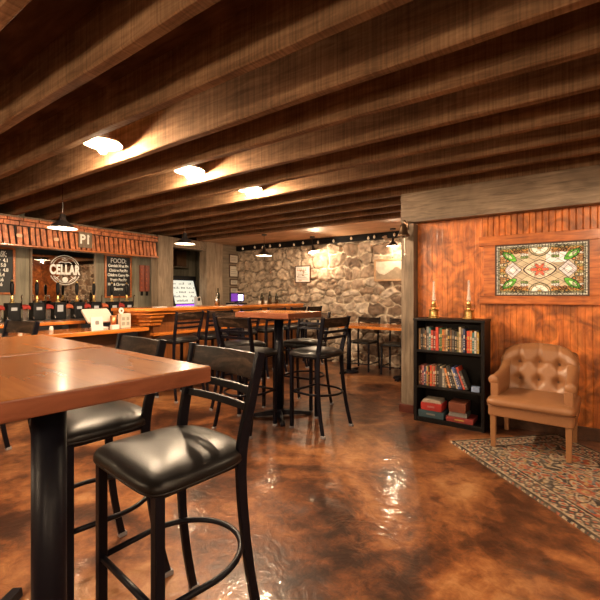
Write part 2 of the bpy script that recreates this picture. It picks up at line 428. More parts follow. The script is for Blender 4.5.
# bell
t = thing('ship_bell', 'small dark bronze bell on a bracket at the top of the grey timber post', 'bell', (-1.52, 4.0, 1.84))
MB().lathe([(.062,0),(.066,.004),(.058,.018),(.044,.045),(.038,.085),(.033,.110),(.020,.128),(.001,.134)], seg=28).build('bell_body', M['bronze'], t, smooth=True)
MB().lathe([(.0,.0),(.010,.004),(.012,.012),(.006,.02),(.004,.06),(.0,.06)], c=(0,0,-.02), seg=12).build('clapper', M['bronze'], t, smooth=True)
b = MB(); b.tube([(0,.088,.15),(0,.04,.175),(0,.0,.165),(0,0,.13)], .007, 8); b.box(-.02,.02,.078,.088,.08,.17); b.build('bracket', M['bronze'], t, bevel=.001)
b = MB(); b.tube([(.012,0,-.02),(.016,-.004,-.06),(.014,-.004,-.12),(.02,-.004,-.17)], .006, 8)
b.lathe([(.001,0),(.012,.006),(.012,.02),(.004,.03)], c=(.02,-.004,-.2), seg=10)
o = b.build('bell_rope', M['rope'], t, smooth=True)

# ------------------------------------------------------------------ stained glass window in the pine wall
def stained_glass():
    fr = thing('stained_glass_panel', 'stained glass panel with red flower centre and green corner leaves in the pine wall', 'stained glass', (-.32, YW, 1.24))
    W, Hh = .70, .452
    nx, nz = 330, 214
    x = np.linspace(-W/2, W/2, nx); z = np.linspace(0, Hh, nz)
    X, Z = np.meshgrid(x, z, indexing='ij')
    u = np.abs(X)/(W/2); v = np.abs(Z-Hh/2)/(Hh/2)       # quarter symmetry 0..1
    ax, az = np.abs(X), np.abs(Z-Hh/2)
    C = np.zeros(X.shape+(3,)); lead = np.zeros(X.shape, bool)
    def paint(mask, c, var=.12, s=40, sd=1):
        n = (1-var+2*var*vnoise(X, Z, s, sd))[..., None]
        C[mask] = (np.array(c)*n)[mask]
    def ln(d, w=.0019):
        nonlocal lead
        lead = lead | (np.abs(d) < w)
    paint(np.ones_like(lead), (.50,.40,.255), .2, 25)
    # background diamond net
    d1 = (ax*.62+az) % .058; d2 = (ax*.62-az) % .058
    ln(np.minimum(d1, .058-d1), .0013); ln(np.minimum(d2, .058-d2), .0013)
    cell = (np.floor((ax*.62+az)/.058)*7+np.floor((ax*.62-az)/.058)*13)
    tone = (.82+.3*((np.sin(cell*12.9)*43758.5) % 1))[..., None]; C *= tone
    paint((X > .05) & (X < .20) & (az < .16) & (az > .06) & (Z > Hh/2), (.70,.68,.64), .05)
    # side diamonds of pale lilac
    dd = np.abs(ax-.215)/.075+az/.075
    paint(dd < 1, (.60,.54,.52), .15, 50, 2); ln((dd-1)*.05)
    dd = np.abs(ax-.215)/.035+az/.035
    paint(dd < 1, (.86,.80,.72), .1); ln((dd-1)*.03)
    # central almond
    al = (ax/.125)**1.25+(az/.085)**1.5
    paint(al < 1, (.72,.56,.40), .12); ln((al-1)*.05, .003)
    # red flower: petals around the centre
    ang = np.arctan2(Z-Hh/2, X); rad = np.hypot(X, (Z-Hh/2)*1.25)
    pet = .052+.022*np.cos(6*ang)
    paint(rad < pet+.012, (.55,.50,.36), .2); ln(rad-(pet+.012), .0018)
    paint(rad < pet, (.62,.13,.07), .25, 60, 3); ln(rad-pet, .002)
    paint(rad < .016, (.78,.38,.10)); ln(rad-.016)
    ln(np.where(rad < pet, np.sin(6*ang/2)*rad, 1), .0015)
    # shells at top and bottom centre
    sx, sz = X, (Hh/2-az)
    rr = np.hypot(sx, sz-.02); a2 = np.arctan2(sz-.02, sx)
    paint((rr < .085) & (sz > .0), (.52,.42,.24), .2, 60, 5); ln(np.where(sz > 0, rr-.085, 1), .003)
    paint((rr < .068) & (sz > .0), (.82,.76,.62), .1); ln(rr-.068, .002)
    ln(np.where((rr < .068) & (rr > .02), np.sin(a2*4.5)*rr*.5, 1), .0016)
    paint(rr < .022, (.50,.30,.08)); ln(rr-.022)
    # scrolls of amber jewels
    for (jx, jz, jr, c) in ((.17,.03,.016,(.62,.34,.10)),(.205,.035,.013,(.45,.30,.12)),(.13,.022,.012,(.30,.34,.14)),(.265,.10,.015,(.62,.30,.09)),(.255,.14,.012,(.50,.22,.08)),
                            (.275,.175,.014,(.60,.36,.12)),(.24,.065,.012,(.34,.36,.16)),(.19,.065,.010,(.58,.40,.16)),(.30,.06,.012,(.44,.40,.22)),(.15,.055,.011,(.48,.26,.09))):
        r_ = np.hypot(ax-jx, sz-jz); ring = jr*1.35
        paint(r_ < ring, (.30,.26,.14)); paint(r_ < jr, c); ln(r_-jr, .0018); ln(r_-ring, .0016)
    # small jewel cells filling the outer zone
    g = .021; gi = np.floor(ax/g).astype(int); gj = np.floor(az/g).astype(int)
    T1 = np.random.RandomState(11).rand(64,64,3)
    f1 = np.full(X.shape, 9.); f2 = np.full(X.shape, 9.); cid = np.zeros(X.shape, int)
    for di in (-1,0,1):
        for dj in (-1,0,1):
            a_ = gi+di; b_ = gj+dj; tt = T1[a_ % 64, b_ % 64]
            d_ = np.hypot(ax-(a_+.2+.6*tt[...,0])*g, az-(b_+.2+.6*tt[...,1])*g)
            nb = d_ < f1; f2 = np.where(nb, f1, np.minimum(f2, d_)); cid = np.where(nb, (a_ % 64)*64+(b_ % 64), cid); f1 = np.where(nb, d_, f1)
    jp = np.array([(.50,.25,.07),(.36,.30,.12),(.62,.54,.38),(.30,.15,.05),(.55,.42,.24),(.20,.26,.09),(.64,.60,.54),(.42,.20,.08)])
    zone = ((np.minimum(W/2-ax, Hh/2-az) < .075) & (ax > .10)) | ((ax > .275))
    zone = zone | ((ax > .09) & (ax < .15) & (az > .10))
    C[zone] = jp[(cid % 8)][zone]; ln(np.where(zone, f2-f1, 1), .0022)
    # green leaves in the corners, pointing to the corner
    cx, cz = .243, .100; ca, sa = math.cos(math.radians(-38)), math.sin(math.radians(-38))
    lx = (ax-cx)*ca-(-(sz-cz))*sa; lz = (ax-cx)*sa+(-(sz-cz))*ca
    lx = (ax-cx)*.80+(cz-sz)*.60; lz = -(ax-cx)*.60+(cz-sz)*.80
    leaf = (np.abs(lx)/.072)**1.5+(np.abs(lz)/.034)**1.6
    paint(leaf < 1, (.13,.42,.05), .3, 60, 7); ln((leaf-1)*.03, .002)
    inner = (np.abs(lx-.006)/.040)**1.5+(np.abs(lz)/.014)**1.6
    paint(inner < 1, (.66,.68,.42), .1); ln((inner-1)*.02)
    # border bands
    bx = (W/2-ax); bz = (Hh/2-az); bb = np.minimum(bx, bz)
    paint((bb < .026), (.34,.33,.22), .3, 60, 8)
    paint((bb < .013), (.60,.56,.44), .2, 60, 9)
    ln(bb-.026, .002); ln(bb-.013, .0016)
    t = np.where(bx < bz, az, ax); seg = (t % .045); ln(np.where(bb < .026, np.minimum(seg, .045-seg), 1), .0015)
    paint((ax > .28) & (ax < .324) & (np.abs(az-.10) < .028) & (az > .02), (.42,.22,.09), .3)
    C = np.clip(C, 0, 1)
    C[lead] = (.015,.012,.010)
    Y = np.full(X.shape, -.022)
    Y[lead] -= .003
    grid_mesh('leaded_glass', X, Y, Z, C, attr_mat('stained_glass', .45, emis=.20, coat=0, spec=.2), fr, smooth=False)
    b = MB(); t = .014
    b.box(-W/2-t, -W/2, -.03, -.006, -t, Hh+t); b.box(W/2, W/2+t, -.03, -.006, -t, Hh+t)
    b.box(-W/2, W/2, -.03, -.006, -t, 0); b.box(-W/2, W/2, -.03, -.006, Hh, Hh+t)
    b.box(-W/2, W/2, -.016, -.006, 0, Hh)
    b.build('dark_frame', M['darkbrown'], fr)
    b = MB(); a = .10
    b.box(-W/2-a-.06, W/2+1.6, -.034, 0, Hh+t, Hh+t+.09)
    b.build('top_board', M['pinetrim'], fr, bevel=.004)
    MB().box(-W/2-a-.05, W/2+1.6, -.042, 0, -t-.075, -t).build('bottom_board', M['pinetrim'], fr, bevel=.004)
    MB().box(-W/2-t-.10, -W/2-t, -.030, 0, -t, Hh+t).build('side_board', M['pinetrim'], fr, bevel=.004)
    MB().box(W/2+t, W/2+t+.10, -.030, 0, -t, Hh+t).build('side_board', M['pinetrim'], fr, bevel=.004)
stained_glass()

# ------------------------------------------------------------------ bookcase with books
BX0, BX1, BY0, BY1 = -1.365, -.720, 3.87, 4.155
t = thing('bookcase', 'low black three-shelf bookcase against the pine wall', 'bookcase', ((BX0+BX1)/2, (BY0+BY1)/2, 0))
hw, hd = (BX1-BX0)/2, (BY1-BY0)/2
for s in (-1, 1):
    MB().box(s*hw-(.03 if s > 0 else 0), s*hw+(.03 if s < 0 else 0), -hd, hd, 0, .985).build('side_panel', M['blackcase'], t, bevel=.002)
MB().box(-hw-.005, hw+.005, -hd-.008, hd, .985, 1.008).build('top_panel', M['blackcase'], t, bevel=.002)
for z in (.045, .352, .700):
    MB().box(-hw+.03, hw-.03, -hd+.004, hd-.012, z-.022, z).build('shelf', M['blackcase'], t, bevel=.002)
MB().box(-hw+.03, hw-.03, hd-.012, hd-.004, 0, .985).build('back_panel', M['blackcase'], t)
MB().box(-hw+.03, hw-.03, -hd+.01, -hd+.025, 0, .023).build('plinth', M['blackcase'], t)
BC = {'black':(.015,.013,.013),'charcoal':(.06,.055,.05),'red':(.50,.045,.025),'scarlet':(.62,.07,.035),'cream':(.62,.50,.34),'tan':(.45,.28,.13),'orange':(.62,.20,.05),
      'navy':(.03,.045,.12),'blue':(.08,.13,.34),'grey':(.26,.24,.22),'brown':(.16,.075,.035),'white':(.66,.60,.52),'maroon':(.20,.025,.022),'teal':(.05,.18,.18),
      'olive':(.16,.14,.05),'gold':(.52,.34,.08),'pink':(.62,.22,.20),'green':(.05,.14,.06)}
BM = {k: plain('book_cover_'+k, tuple(.8*q for q in v), .45, bump=.1, var=.1) for k, v in BC.items()}
M['pages'] = plain('book_pages', (.40,.32,.22), .8)
def book(color, label, band, w, h, d, loc, lean=0, group='books', bandz=.6):
    t = thing('book', label, 'book', loc, 0, group)
    t.rotation_euler = (0, lean, 0)
    b = MB(); c = .0025
    b.box(-w/2, -w/2+c, 0, d, 0, h); b.box(w/2-c, w/2, 0, d, 0, h); b.box(-w/2, w/2, -.001, c, 0, h)
    b.build('cover', BM[color], t, bevel=.0012)
    MB().box(-w/2+c, w/2-c, c, d-.004, .003, h-.003).build('pages', M['pages'], t)
    if band:
        b = MB(); b.box(-w*.36, w*.36, -.0022, -.001, h*bandz, h*bandz+h*.14)
        b.box(-w*.30, w*.30, -.0022, -.001, h*.12, h*.2)
        for k in range(3): b.box(-w*.2, w*.2, -.0022, -.001, h*(.28+.09*k), h*(.28+.09*k)+.009)
        b.build('spine_label', BM[band], t)
    return t
def shelf_row(specs, z, x0, shelfname, yf=3.905):
    x = x0; n = len(specs)
    cols = [s[0] for s in specs]
    for i, s in enumerate(specs):
        col, w, h, band = s[:4]; lean = s[4] if len(s) > 4 else 0
        if i == 0: lb = f'{col} book at the post end of the {shelfname}, beside a {cols[1]} one'
        elif i == n-1: lb = f'{col} book ending the row on the {shelfname}, after a {cols[i-1]} one'
        else: lb = f'{col} book on the {shelfname} between {cols[i-1]} and {cols[i+1]} ones'
        lb = ('leaning ' if lean else '')+lb
        L = math.radians(lean)
        ww = w*math.cos(L)
        # leaning to the left (top towards the post): rotation about y negative
        if lean:
            # bottom right corner stays on the shelf
            px = x+ww/2; pz = z+ (w/2)*math.sin(L)
            book(col, lb, band, w-.001, h, .15, (px, yf+random.uniform(0,.012), pz+.0005), -L, 'books on the '+shelfname)
            x += w/math.cos(L)+.0012
        else:
            book(col, lb, band, w-.001, h, .14, (x+w/2, yf+random.uniform(0,.012), z), 0, 'books on the '+shelfname)
            x += w
    return x
top = [('tan',.020,.205,None),('black',.022,.205,'grey'),('charcoal',.018,.21,'tan'),('brown',.017,.19,'cream'),('grey',.024,.225,'charcoal'),('teal',.020,.215,'white'),
       ('red',.022,.195,'cream'),('maroon',.024,.185,'white'),('scarlet',.026,.225,'red'),('charcoal',.016,.215,'cream'),('green',.018,.22,'gold'),('orange',.018,.205,'brown'),
       ('tan',.016,.205,'maroon'),('cream',.016,.215,'brown'),('black',.022,.20,'gold'),('brown',.018,.205,'tan'),('charcoal',.024,.205,'grey'),('black',.020,.195,'cream'),
       ('olive',.018,.19,'tan'),('cream',.022,.235,'tan'),('grey',.018,.225,'navy'),('navy',.018,.22,'white'),('black',.014,.20,'red'),('scarlet',.026,.205,'gold'),
       ('orange',.020,.205,'cream'),('teal',.018,.19,'white'),('white',.018,.205,'grey'),('gold',.022,.195,'cream')]
shelf_row(top, .700, BX0+.036, 'top shelf')
mid = [('brown',.018,.185,'tan'),('maroon',.017,.195,'cream'),('pink',.016,.19,'navy'),('navy',.018,.175,'white'),('grey',.014,.19,'red'),('gold',.012,.185,'brown'),('black',.016,.18,'orange'),
       ('scarlet',.020,.20,'gold'),('tan',.012,.195,'brown'),('red',.014,.195,'white'),('brown',.016,.205,'cream'),('black',.024,.205,'grey'),('charcoal',.030,.18,None),('grey',.026,.185,'cream'),
       ('cream',.016,.20,None,-14),('black',.018,.195,'tan',-14),('orange',.020,.19,'cream',-15),('charcoal',.020,.21,'white',-15),('black',.022,.205,'grey',-16),
       ('cream',.014,.185,'tan',-17),('blue',.020,.205,'white',-18),('navy',.018,.20,'grey',-18),('scarlet',.022,.21,'pink',-19),('charcoal',.026,.18,'grey',-21)]
# top leans toward the post = negative x: fix sign
mid = [s if len(s) < 5 else s[:4]+(abs(s[4]),) for s in mid]
shelf_row(mid, .352, BX0+.036, 'middle shelf')
def boxgame(name, label, cat, mat, x0, x1, z0, z1, y0=3.89, y1=4.08, rz=0, band=None):
    t = thing(name, label, cat, ((x0+x1)/2, (y0+y1)/2, z0), rz)
    w, d, h = (x1-x0)/2, (y1-y0)/2, z1-z0
    MB().box(-w, w, -d, d, 0, h).build('carton', mat, t, bevel=.003)
    b = MB(); b.box(-w-.002, w+.002, -d-.002, d+.002, h*.35, h+.001); b.build('lid', mat, t, bevel=.002)
    if band:
        b = MB(); b.box(-w*.35, w*.35, -d-.004, -d-.002, h*.42, h*.66); b.build('printed_band', BM[band], t)
    return t
boxgame('board_game', 'flat dark teal box at the bottom left of the bookcase', 'box', plain('teal_box', (.035,.075,.095), .45, var=.1), -1.325, -1.085, .045, .112, band='grey')
boxgame('board_game', 'bright red box lying on the dark teal box', 'box', plain('red_box', (.45,.035,.028), .45, var=.1), -1.30, -1.105, .115, .185, band='pink')
b = MB()
for k in range(4): b.box(-.09+.004*k, .09-.003*k, -.08, .08, .007*k, .007*k+.0055)
tag(b.build('booklet_stack', plain('booklet_covers', (.50,.42,.34), .6, var=.6, bscale=30), loc=(-1.205, 3.985, .188)), 'thin pale booklets stacked on the bright red box', 'booklets')
boxgame('board_game', 'dark red printed box under two others at the bottom right of the bookcase', 'box', plain('maroon_box', (.24,.035,.030), .45, var=.5, bscale=18), -1.06, -.82, .045, .092, band='gold')
b = MB(); b.box(-.082,.082,-.075,.075,0,.022); b.box(-.078,.084,-.073,.075,.023,.042)
tag(b.build('book_stack', BM['grey'], loc=(-.958, 3.975, .095), bevel=.002), 'pair of grey flat books between the brown box and the dark red box', 'books')
boxgame('board_game', 'brown wood-grain box topmost in the right stack of the bookcase', 'box', plain('brown_box', (.15,.045,.025), .35, var=.3), -1.035, -.885, .139, .225)
tag(MB().box(-.035,.035,-.03,.03,0,.045).build('blue_card_box', plain('small_blue_box', (.16,.22,.36), .5), loc=(-.80, 3.91, .3525), bevel=.002), 'small blue carton at the right end of the middle shelf', 'box')

def oil_lamp(x, label):
    t = thing('oil_lamp', label, 'oil lamp', (x, 3.975, 1.0085), 0, 'brass oil lamps on the bookcase')
    MB().lathe([(.050,0),(.053,.004),(.053,.012),(.044,.018),(.042,.070),(.046,.076),(.046,.082),(.034,.088),(.018,.092),(.016,.105),(.024,.108),(.026,.122),(.018,.130),(.001,.131)], seg=28).build('base', M['brass'], t, smooth=False, bevel=.001)
    MB().lathe([(.014,0),(.020,.006),(.022,.016),(.014,.030),(.012,.040),(.001,.041)], c=(0,0,.130), seg=20).build('burner', M['brass'], t, smooth=True)
    b = MB(); b.tube([(.026,0,.116),(.044,0,.116)], .003, 8); b.lathe([(.001,0),(.010,.001),(.010,.004),(.001,.005)], M=Matrix.Translation((.044,0,.116))@Matrix.Rotation(PI/2,4,'Y'), seg=12)
    b.build('wick_knob', M['brass'], t)
    MB().lathe([(.0145,0),(.019,.02),(.018,.04),(.0125,.065),(.011,.20),(.0098,.20),(.0112,.065),(.0165,.04),(.0175,.02),(.013,0)], c=(0,0,.165), seg=20).build('glass_chimney', M['glass'], t, smooth=True)
oil_lamp(-1.20, 'brass oil lamp on the bookcase top nearest the timber post')
oil_lamp(-.875, 'brass oil lamp on the bookcase top nearest the armchair')

# ------------------------------------------------------------------ rug
def rug():
    L_, W_ = 2.7, 1.02
    nx, ny = 520, 200
    x = np.linspace(0, L_, nx); y = np.linspace(0, W_, ny)
    X, Y = np.meshgrid(x, y, indexing='ij')
    bx = np.minimum(np.minimum(X, L_-X), np.minimum(Y, W_-Y))
    beige = np.array([.50,.39,.27]); rust = np.array([.46,.12,.06]); dark = np.array([.065,.05,.045]); gold = np.array([.50,.30,.12]); slate = np.array([.16,.16,.17])
    n1 = vnoise(X, Y, 9, 1); n2 = vnoise(X, Y, 26, 2); n3 = vnoise(X, Y, 70, 3)
    ang = n1*9+n2*3
    f = np.sin(X*34+np.sin(Y*27)*2.2+ang)*np.sin(Y*36+np.sin(X*23)*2.4+ang*.7)
    C = np.where((f > .25)[..., None], rust, beige)
    C = np.where((f < -.35)[..., None], dark, C)
    g = np.sin(X*61+n1*8)*np.sin(Y*57-n1*8)
    C = np.where((g > .72)[..., None], gold, C); C = np.where((g < -.72)[..., None], slate, C)
    # curled vine medallions
    for cx in (.35, .95, 1.55, 2.15):
        for cy in (.36, .70):
            r = np.hypot(X-cx-(.15 if cy > .5 else 0), Y-cy); a = np.arctan2(Y-cy, X-cx)
            s = np.abs(r-.10-.045*np.sin(5*a)); C = np.where((s < .010)[..., None], beige*1.2, C)
            s = np.abs(r-.125-.045*np.sin(5*a)); C = np.where((s < .007)[..., None], dark, C)
            C = np.where((r < .05)[..., None], rust, C); C = np.where((r < .025)[..., None], gold, C)
    # border
    inb = bx < .17
    fb = np.sin((X+Y)*52+n1*3)*np.sin((X-Y)*52)
    CB = np.where((fb > .1)[..., None], beige*1.15, dark*1.4); CB = np.where((np.abs(fb) > .75)[..., None], rust, CB)
    C = np.where(inb[..., None], CB, C)
    for d0, wd, c in ((.17,.008,dark),(.155,.006,beige*1.2),(.035,.009,beige*1.1),(.018,.012,dark)):
        C = np.where((np.abs(bx-d0) < wd)[..., None], c, C)
    wear = np.clip((n1*.6+n2*.5-.35)*1.3, 0, .55)[..., None]
    C = C*(1-wear*.55)+beige*.8*wear*.55
    C = np.clip(C*(.40+.62*n3)[..., None], 0, 1)
    Z = .012+.0012*n3
    Z[0,:] = Z[-1,:] = .001; Z[:,0] = Z[:,-1] = .001
    o = grid_mesh('area_rug', X, Y, Z, C, attr_mat('worn_oriental_pile', .95, bump=.6, bscale=300, spec=.1))
    o.location = (-.914, 3.47, 0); o.rotation_euler = (0, 0, math.radians(-45))
    tag(o, 'worn oriental rug in beige, rust and charcoal lying under the leather armchair', 'rug')
rug()

# ------------------------------------------------------------------ armchair
def armchair():
    t = thing('armchair', 'tan leather armchair with a button-tufted back and square legs beside the bookcase', 'armchair', (-.325, 3.80, .013), math.radians(-3))
    lt = M['leather']
    def fillpad(pts0, z0, z1, puff, name, parent, r=.018, zoff=lambda x,y: 0):
        b = MB()
        bm = b.bm; n = 22; rings = []
        # superellipse stack
        def ring(sx, z):
            return [Vector((p[0]*sx, p[1]*sx, z)) for p in pts0]
        prof = [(.90,z0),(.97,z0+.006),(1.0,z0+r),(1.0,z1-r*1.2),(.975,z1-.006),(.93,z1+.002),(.75,z1+puff*.55),(.5,z1+puff*.85),(.22,z1+puff),(.02,z1+puff)]
        b.rings([ring(s_, z) for s_, z in prof])
        return b.build(name, lt, parent, smooth=True)
    # seat base (skirt) with a welted edge
    b = MB(); b.prism(rrect(.585, .58, .03, 4, 0, -.01), .255, .335); b.build('seat_base', lt, t, smooth=False, bevel=.008)
    b = MB(); b.tube([(p[0],p[1],.335) for p in rrect(.592, .585, .03, 4, 0, -.01)], .005, 8, closed=True); b.build('welt', lt, t, smooth=True)
    pts = [(x, y-.03) for x, y in rrect(.60, .60, .05, 5)]
    o = fillpad([(x, y+.03) for x, y in pts], .338, .398, .022, 'seat_cushion', t); o.location = (0,-.03,0)
    # back: grid with tufts, barrel curve, camel top
    nu, nv = 61, 49
    bt = [(-.150,.635),(.0,.64),(.150,.635),(-.145,.49),(.0,.49),(.145,.49)]
    def back_pt(u, v, side):
        # u -1..1, v 0..1
        hw = .262+.012*v+.04*(v**.5)*(1-v*.55)
        topz = .735+.065*(1-abs(u)**2.4)
        if abs(u) > .66: topz -= .075*((abs(u)-.66)/.34)**2.2
        z = .36+(topz-.36)*v
        x = u*hw
        y = .185-.075*abs(u)**3.2+.10*v**1.2   # leans back
        if side > 0:  # front
            edge = min(1, (1-abs(u))/.12, (1-v)/.12); edge = max(edge, 0)**.5
            th = .05*edge
            dim = 0
            for bx, bz in bt:
                d2 = ((x-bx)/.036)**2+((z-bz)/.036)**2
                dim += .046*math.exp(-d2)
            # vertical pleats between buttons and diagonal creases
            for bx in (-.14,.0,.143):
                if z > .40: dim += .014*math.exp(-((x-bx)/.012)**2)*min(1,(z-.40)/.06)
            dim += .010*math.exp(-((z-.635-abs(((x+.225)%.15)-.075)*.4+.02)/.010)**2)
            y -= th-dim+.012*math.cos(x*PI/.143)**2*edge*0
        else:
            edge = min(1, (1-abs(u))/.10, (1-v)/.10); edge = max(edge, 0)**.5
            y += .035*edge
        return (x, y, z)
    V = []; Fc = []
    for side in (1, -1):
        for i in range(nu):
            for j in range(nv):
                V.append(back_pt(-1+2*i/(nu-1), j/(nv-1), side))
    n = nu*nv
    for s_ in (0, 1):
        for i in range(nu-1):
            for j in range(nv-1):
                q = [s_*n+i*nv+j, s_*n+(i+1)*nv+j, s_*n+(i+1)*nv+j+1, s_*n+i*nv+j+1]
                Fc.append(q if s_ == 0 else q[::-1])
    bd = [i*nv for i in range(nu)]+[(nu-1)*nv+j for j in range(1,nv)]+[i*nv+nv-1 for i in range(nu-2,-1,-1)]+[j for j in range(nv-2,0,-1)]
    for k in range(len(bd)):
        a, c = bd[k], bd[(k+1) % len(bd)]; Fc.append([a, a+n, c+n, c])
    me = bpy.data.meshes.new('backrest'); me.from_pydata(V, [], Fc); me.update()
    bm = bmesh.new(); bm.from_mesh(me); bmesh.ops.remove_doubles(bm, verts=bm.verts, dist=.0004); bmesh.ops.recalc_face_normals(bm, faces=bm.faces[:]); bm.to_mesh(me); bm.free()
    for p in me.polygons: p.use_smooth = True
    me.materials.append(lt); o = bpy.data.objects.new('backrest', me); COL.objects.link(o); o.parent = t
    for bx, bz in bt:
        v = (bz-.36)/(.79-.36)
        y = back_pt(bx/.28, v, 1)[1]
        MB().lathe([(.001,-.004),(.010,-.003),(.011,.002),(.006,.006),(.001,.007)], M=Matrix.Translation((bx, y-.001, bz))@Matrix.Rotation(PI/2,4,'X'), seg=14).build('button', M['leatherdk'], t, smooth=True)
    # wings and scroll arms
    for s_ in (-1, 1):
        b = MB(); rs = []
        N_ = 26
        for i in range(N_+1):
            q = i/N_; y = -.235+q*.50
            zt = .530+.035*q+.12*max(0, (q-.50)/.50)**2*1.2
            # section: inner face up, roll outward, outer face down
            x_in = .222-.015*q; rl = .036+.004*q
            if i in (0, N_): rl *= .92
            cx = x_in+.030
            sec = [(x_in, .345), (x_in-.004, .46), (x_in, zt-.02)]
            for a in range(165, -100, -22):
                sec.append((cx+.006+rl*math.cos(math.radians(a)), zt+rl*math.sin(math.radians(a))*.95))
            sec += [(x_in+.048, .46), (x_in+.045, .345)]
            rs.append([(s_*p[0], y, p[1]) for p in sec])
        b.rings(rs); b.build('arm', lt, t, smooth=True, bevel=0)
        # round rolled front disc
        b = MB(); b.lathe([(.001,-.010),(.028,-.008),(.039,0),(.040,.02),(.032,.03)], M=Matrix.Translation((s_*.262, -.232, .530))@Matrix.Rotation(-PI/2,4,'X')@Matrix.Rotation(0,4,'Z'), seg=24)
        b.build('arm_front_roll', lt, t, smooth=True)
        b = MB(); b.box(s_*.252-.030, s_*.252+.028, -.243, -.232, .34, .505); b.build('arm_front_panel', lt, t, bevel=.006)
    for sx in (-1, 1):
        for sy, y in ((-1,-.265),(1,.215)):
            b = MB(); x = sx*.255
            w1, w0 = .021, .017
            oy = .03 if sy > 0 else 0
            b.hexa([(x-w0,y-w0+oy,0),(x+w0,y-w0+oy,0),(x+w0,y+w0+oy,0),(x-w0,y+w0+oy,0)], [(x-w1,y-w1,.256),(x+w1,y-w1,.256),(x+w1,y+w1,.256),(x-w1,y+w1,.256)])
            b.build('leg', M['legwood'], t, bevel=.003)
armchair()

# ------------------------------------------------------------------ bar stool
def make_stool(label, group):
    t = thing('bar_stool', label, 'bar stool', (0,0,0), 0, group)
    zs = .680
    # front legs
    for s in (-1, 1):
        l = MB(); l.sweep([(s*.186,-.165,.0),(s*.186,-.165,zs)], sq(.030), up=(0,1,0)); lo = l.build('leg', M['iron'], t, bevel=.003)
        MB().box(s*.186-.017, s*.186+.017, -.182, -.148, 0, .022).build('foot_glide', M['glide'], lo, bevel=.003)
        # rear leg continues as back post
        path = [(s*.220,.225,0),(s*.210,.190,.15),(s*.199,.160,.33),(s*.188,.143,.52),(s*.182,.140,.66),(s*.183,.150,.76),(s*.191,.178,.88),(s*.200,.212,1.04)]
        pts = []
        for i in range(len(path)-1):
            for k in range(4):
                a = [Vector(path[max(i-1,0)]), Vector(path[i]), Vector(path[i+1]), Vector(path[min(i+2,len(path)-1)])]
                u = k/4
                pts.append(.5*((2*a[1])+(-a[0]+a[2])*u+(2*a[0]-5*a[1]+4*a[2]-a[3])*u*u+(-a[0]+3*a[1]-3*a[2]+a[3])*u**3))
        pts.append(Vector(path[-1]))
        b = MB(); rs = []
        for i, p in enumerate(pts):
            q = i/(len(pts)-1); w = .019; dpt = .032+.010*max(0,1-abs(q-.7)*2.5)
            tn = (pts[min(i+1,len(pts)-1)]-pts[max(i-1,0)]).normalized()
            side = Vector((1,0,0)); fw = side.cross(tn).normalized()
            rs.append([p+side*(w/2*a)+fw*(dpt/2*c) for a, c in ((-1,-1),(1,-1),(1,1),(-1,1))])
        b.rings(rs); lo = b.build('back_leg', M['iron'], t, bevel=.003)
        MB().box(s*.220-.014, s*.220+.014, .205, .245, 0, .022).build('foot_glide', M['glide'], lo, bevel=.003)
    # frame under the seat
    b = MB(); b.sweep([(-.184,-.165,zs-.008),(.184,-.165,zs-.008),(.178,.14,zs-.008),(-.178,.14,zs-.008)], sq(.020), closed=True)
    b.build('seat_frame', M['iron'], t, bevel=.002)
    # cushion: rounded trapezoid, straight front, bowed sides and rear
    out = []
    N_ = 64
    for k in range(N_):
        a = 2*PI*k/N_
        c, s_ = math.cos(a), math.sin(a)
        e = 2/4.2
        e = 2/7 if s_ < 0 else 2/3.4
        x = math.copysign(abs(c)**e, c)*.220; y = math.copysign(abs(s_)**e, s_)*(.198 if s_ < 0 else .208)
        if y > 0: x *= 1-.10*(y/.2)**2
        out.append((x, y-.005))
    prof = [(.90,zs+.002),(.97,zs+.003),(.995,zs+.008),(1.0,zs+.016),(.992,zs+.025),(.965,zs+.034),(.90,zs+.044),(.78,zs+.054),(.55,zs+.062),(.28,zs+.066),(.02,zs+.067)]
    b = MB(); b.rings([[(p[0]*q, p[1]*q, z) for p in out] for q, z in prof]); sobj = b.build('seat', M['vinyl'], t, smooth=True)
    b = MB(); b.tube([(p[0]*.985, p[1]*.985, zs+.006) for p in out], .0045, 6, closed=True); b.build('piping', M['vinyl'], sobj, smooth=True)
    # curved top rail and two slats
    def rail(z0, z1, th, bow, name, mat):
        n = 16; rs = []
        for i in range(n+1):
            u = -1+2*i/n
            row = []
            for (z, side) in ((z0,-1),(z1,-1),(z1,1),(z0,1)):
                q = (z-.76)/.28; hw_ = .183+.016*q; yb = .150+.062*q
                row.append((u*hw_, yb+bow*(1-u*u)+side*th/2, z))
            rs.append(row)
        MB().rings(rs).build(name, mat, t, bevel=.002)
    rail(.945, 1.032, .012, .022, 'top_rail', M['rail'])
    rail(.893, .918, .012, .020, 'back_slat', M['iron'])
    rail(.838, .863, .012, .018, 'back_slat', M['iron'])
    # footrest hoop and front bar
    path = []
    for k in range(25):
        a = PI*k/24
        path.append((.200*math.cos(a), .02+.215*math.sin(a), .345))
    path = [(.186,-.165,.345)]+path+[(-.186,-.165,.345)]
    MB().tube(path, .0105, 10).build('foot_ring', M['iron'], t, smooth=True)
    MB().tube([(-.186,-.165,.345),(.186,-.165,.345)], .0105, 10).build('stretcher', M['iron'], t, smooth=True)
    return t
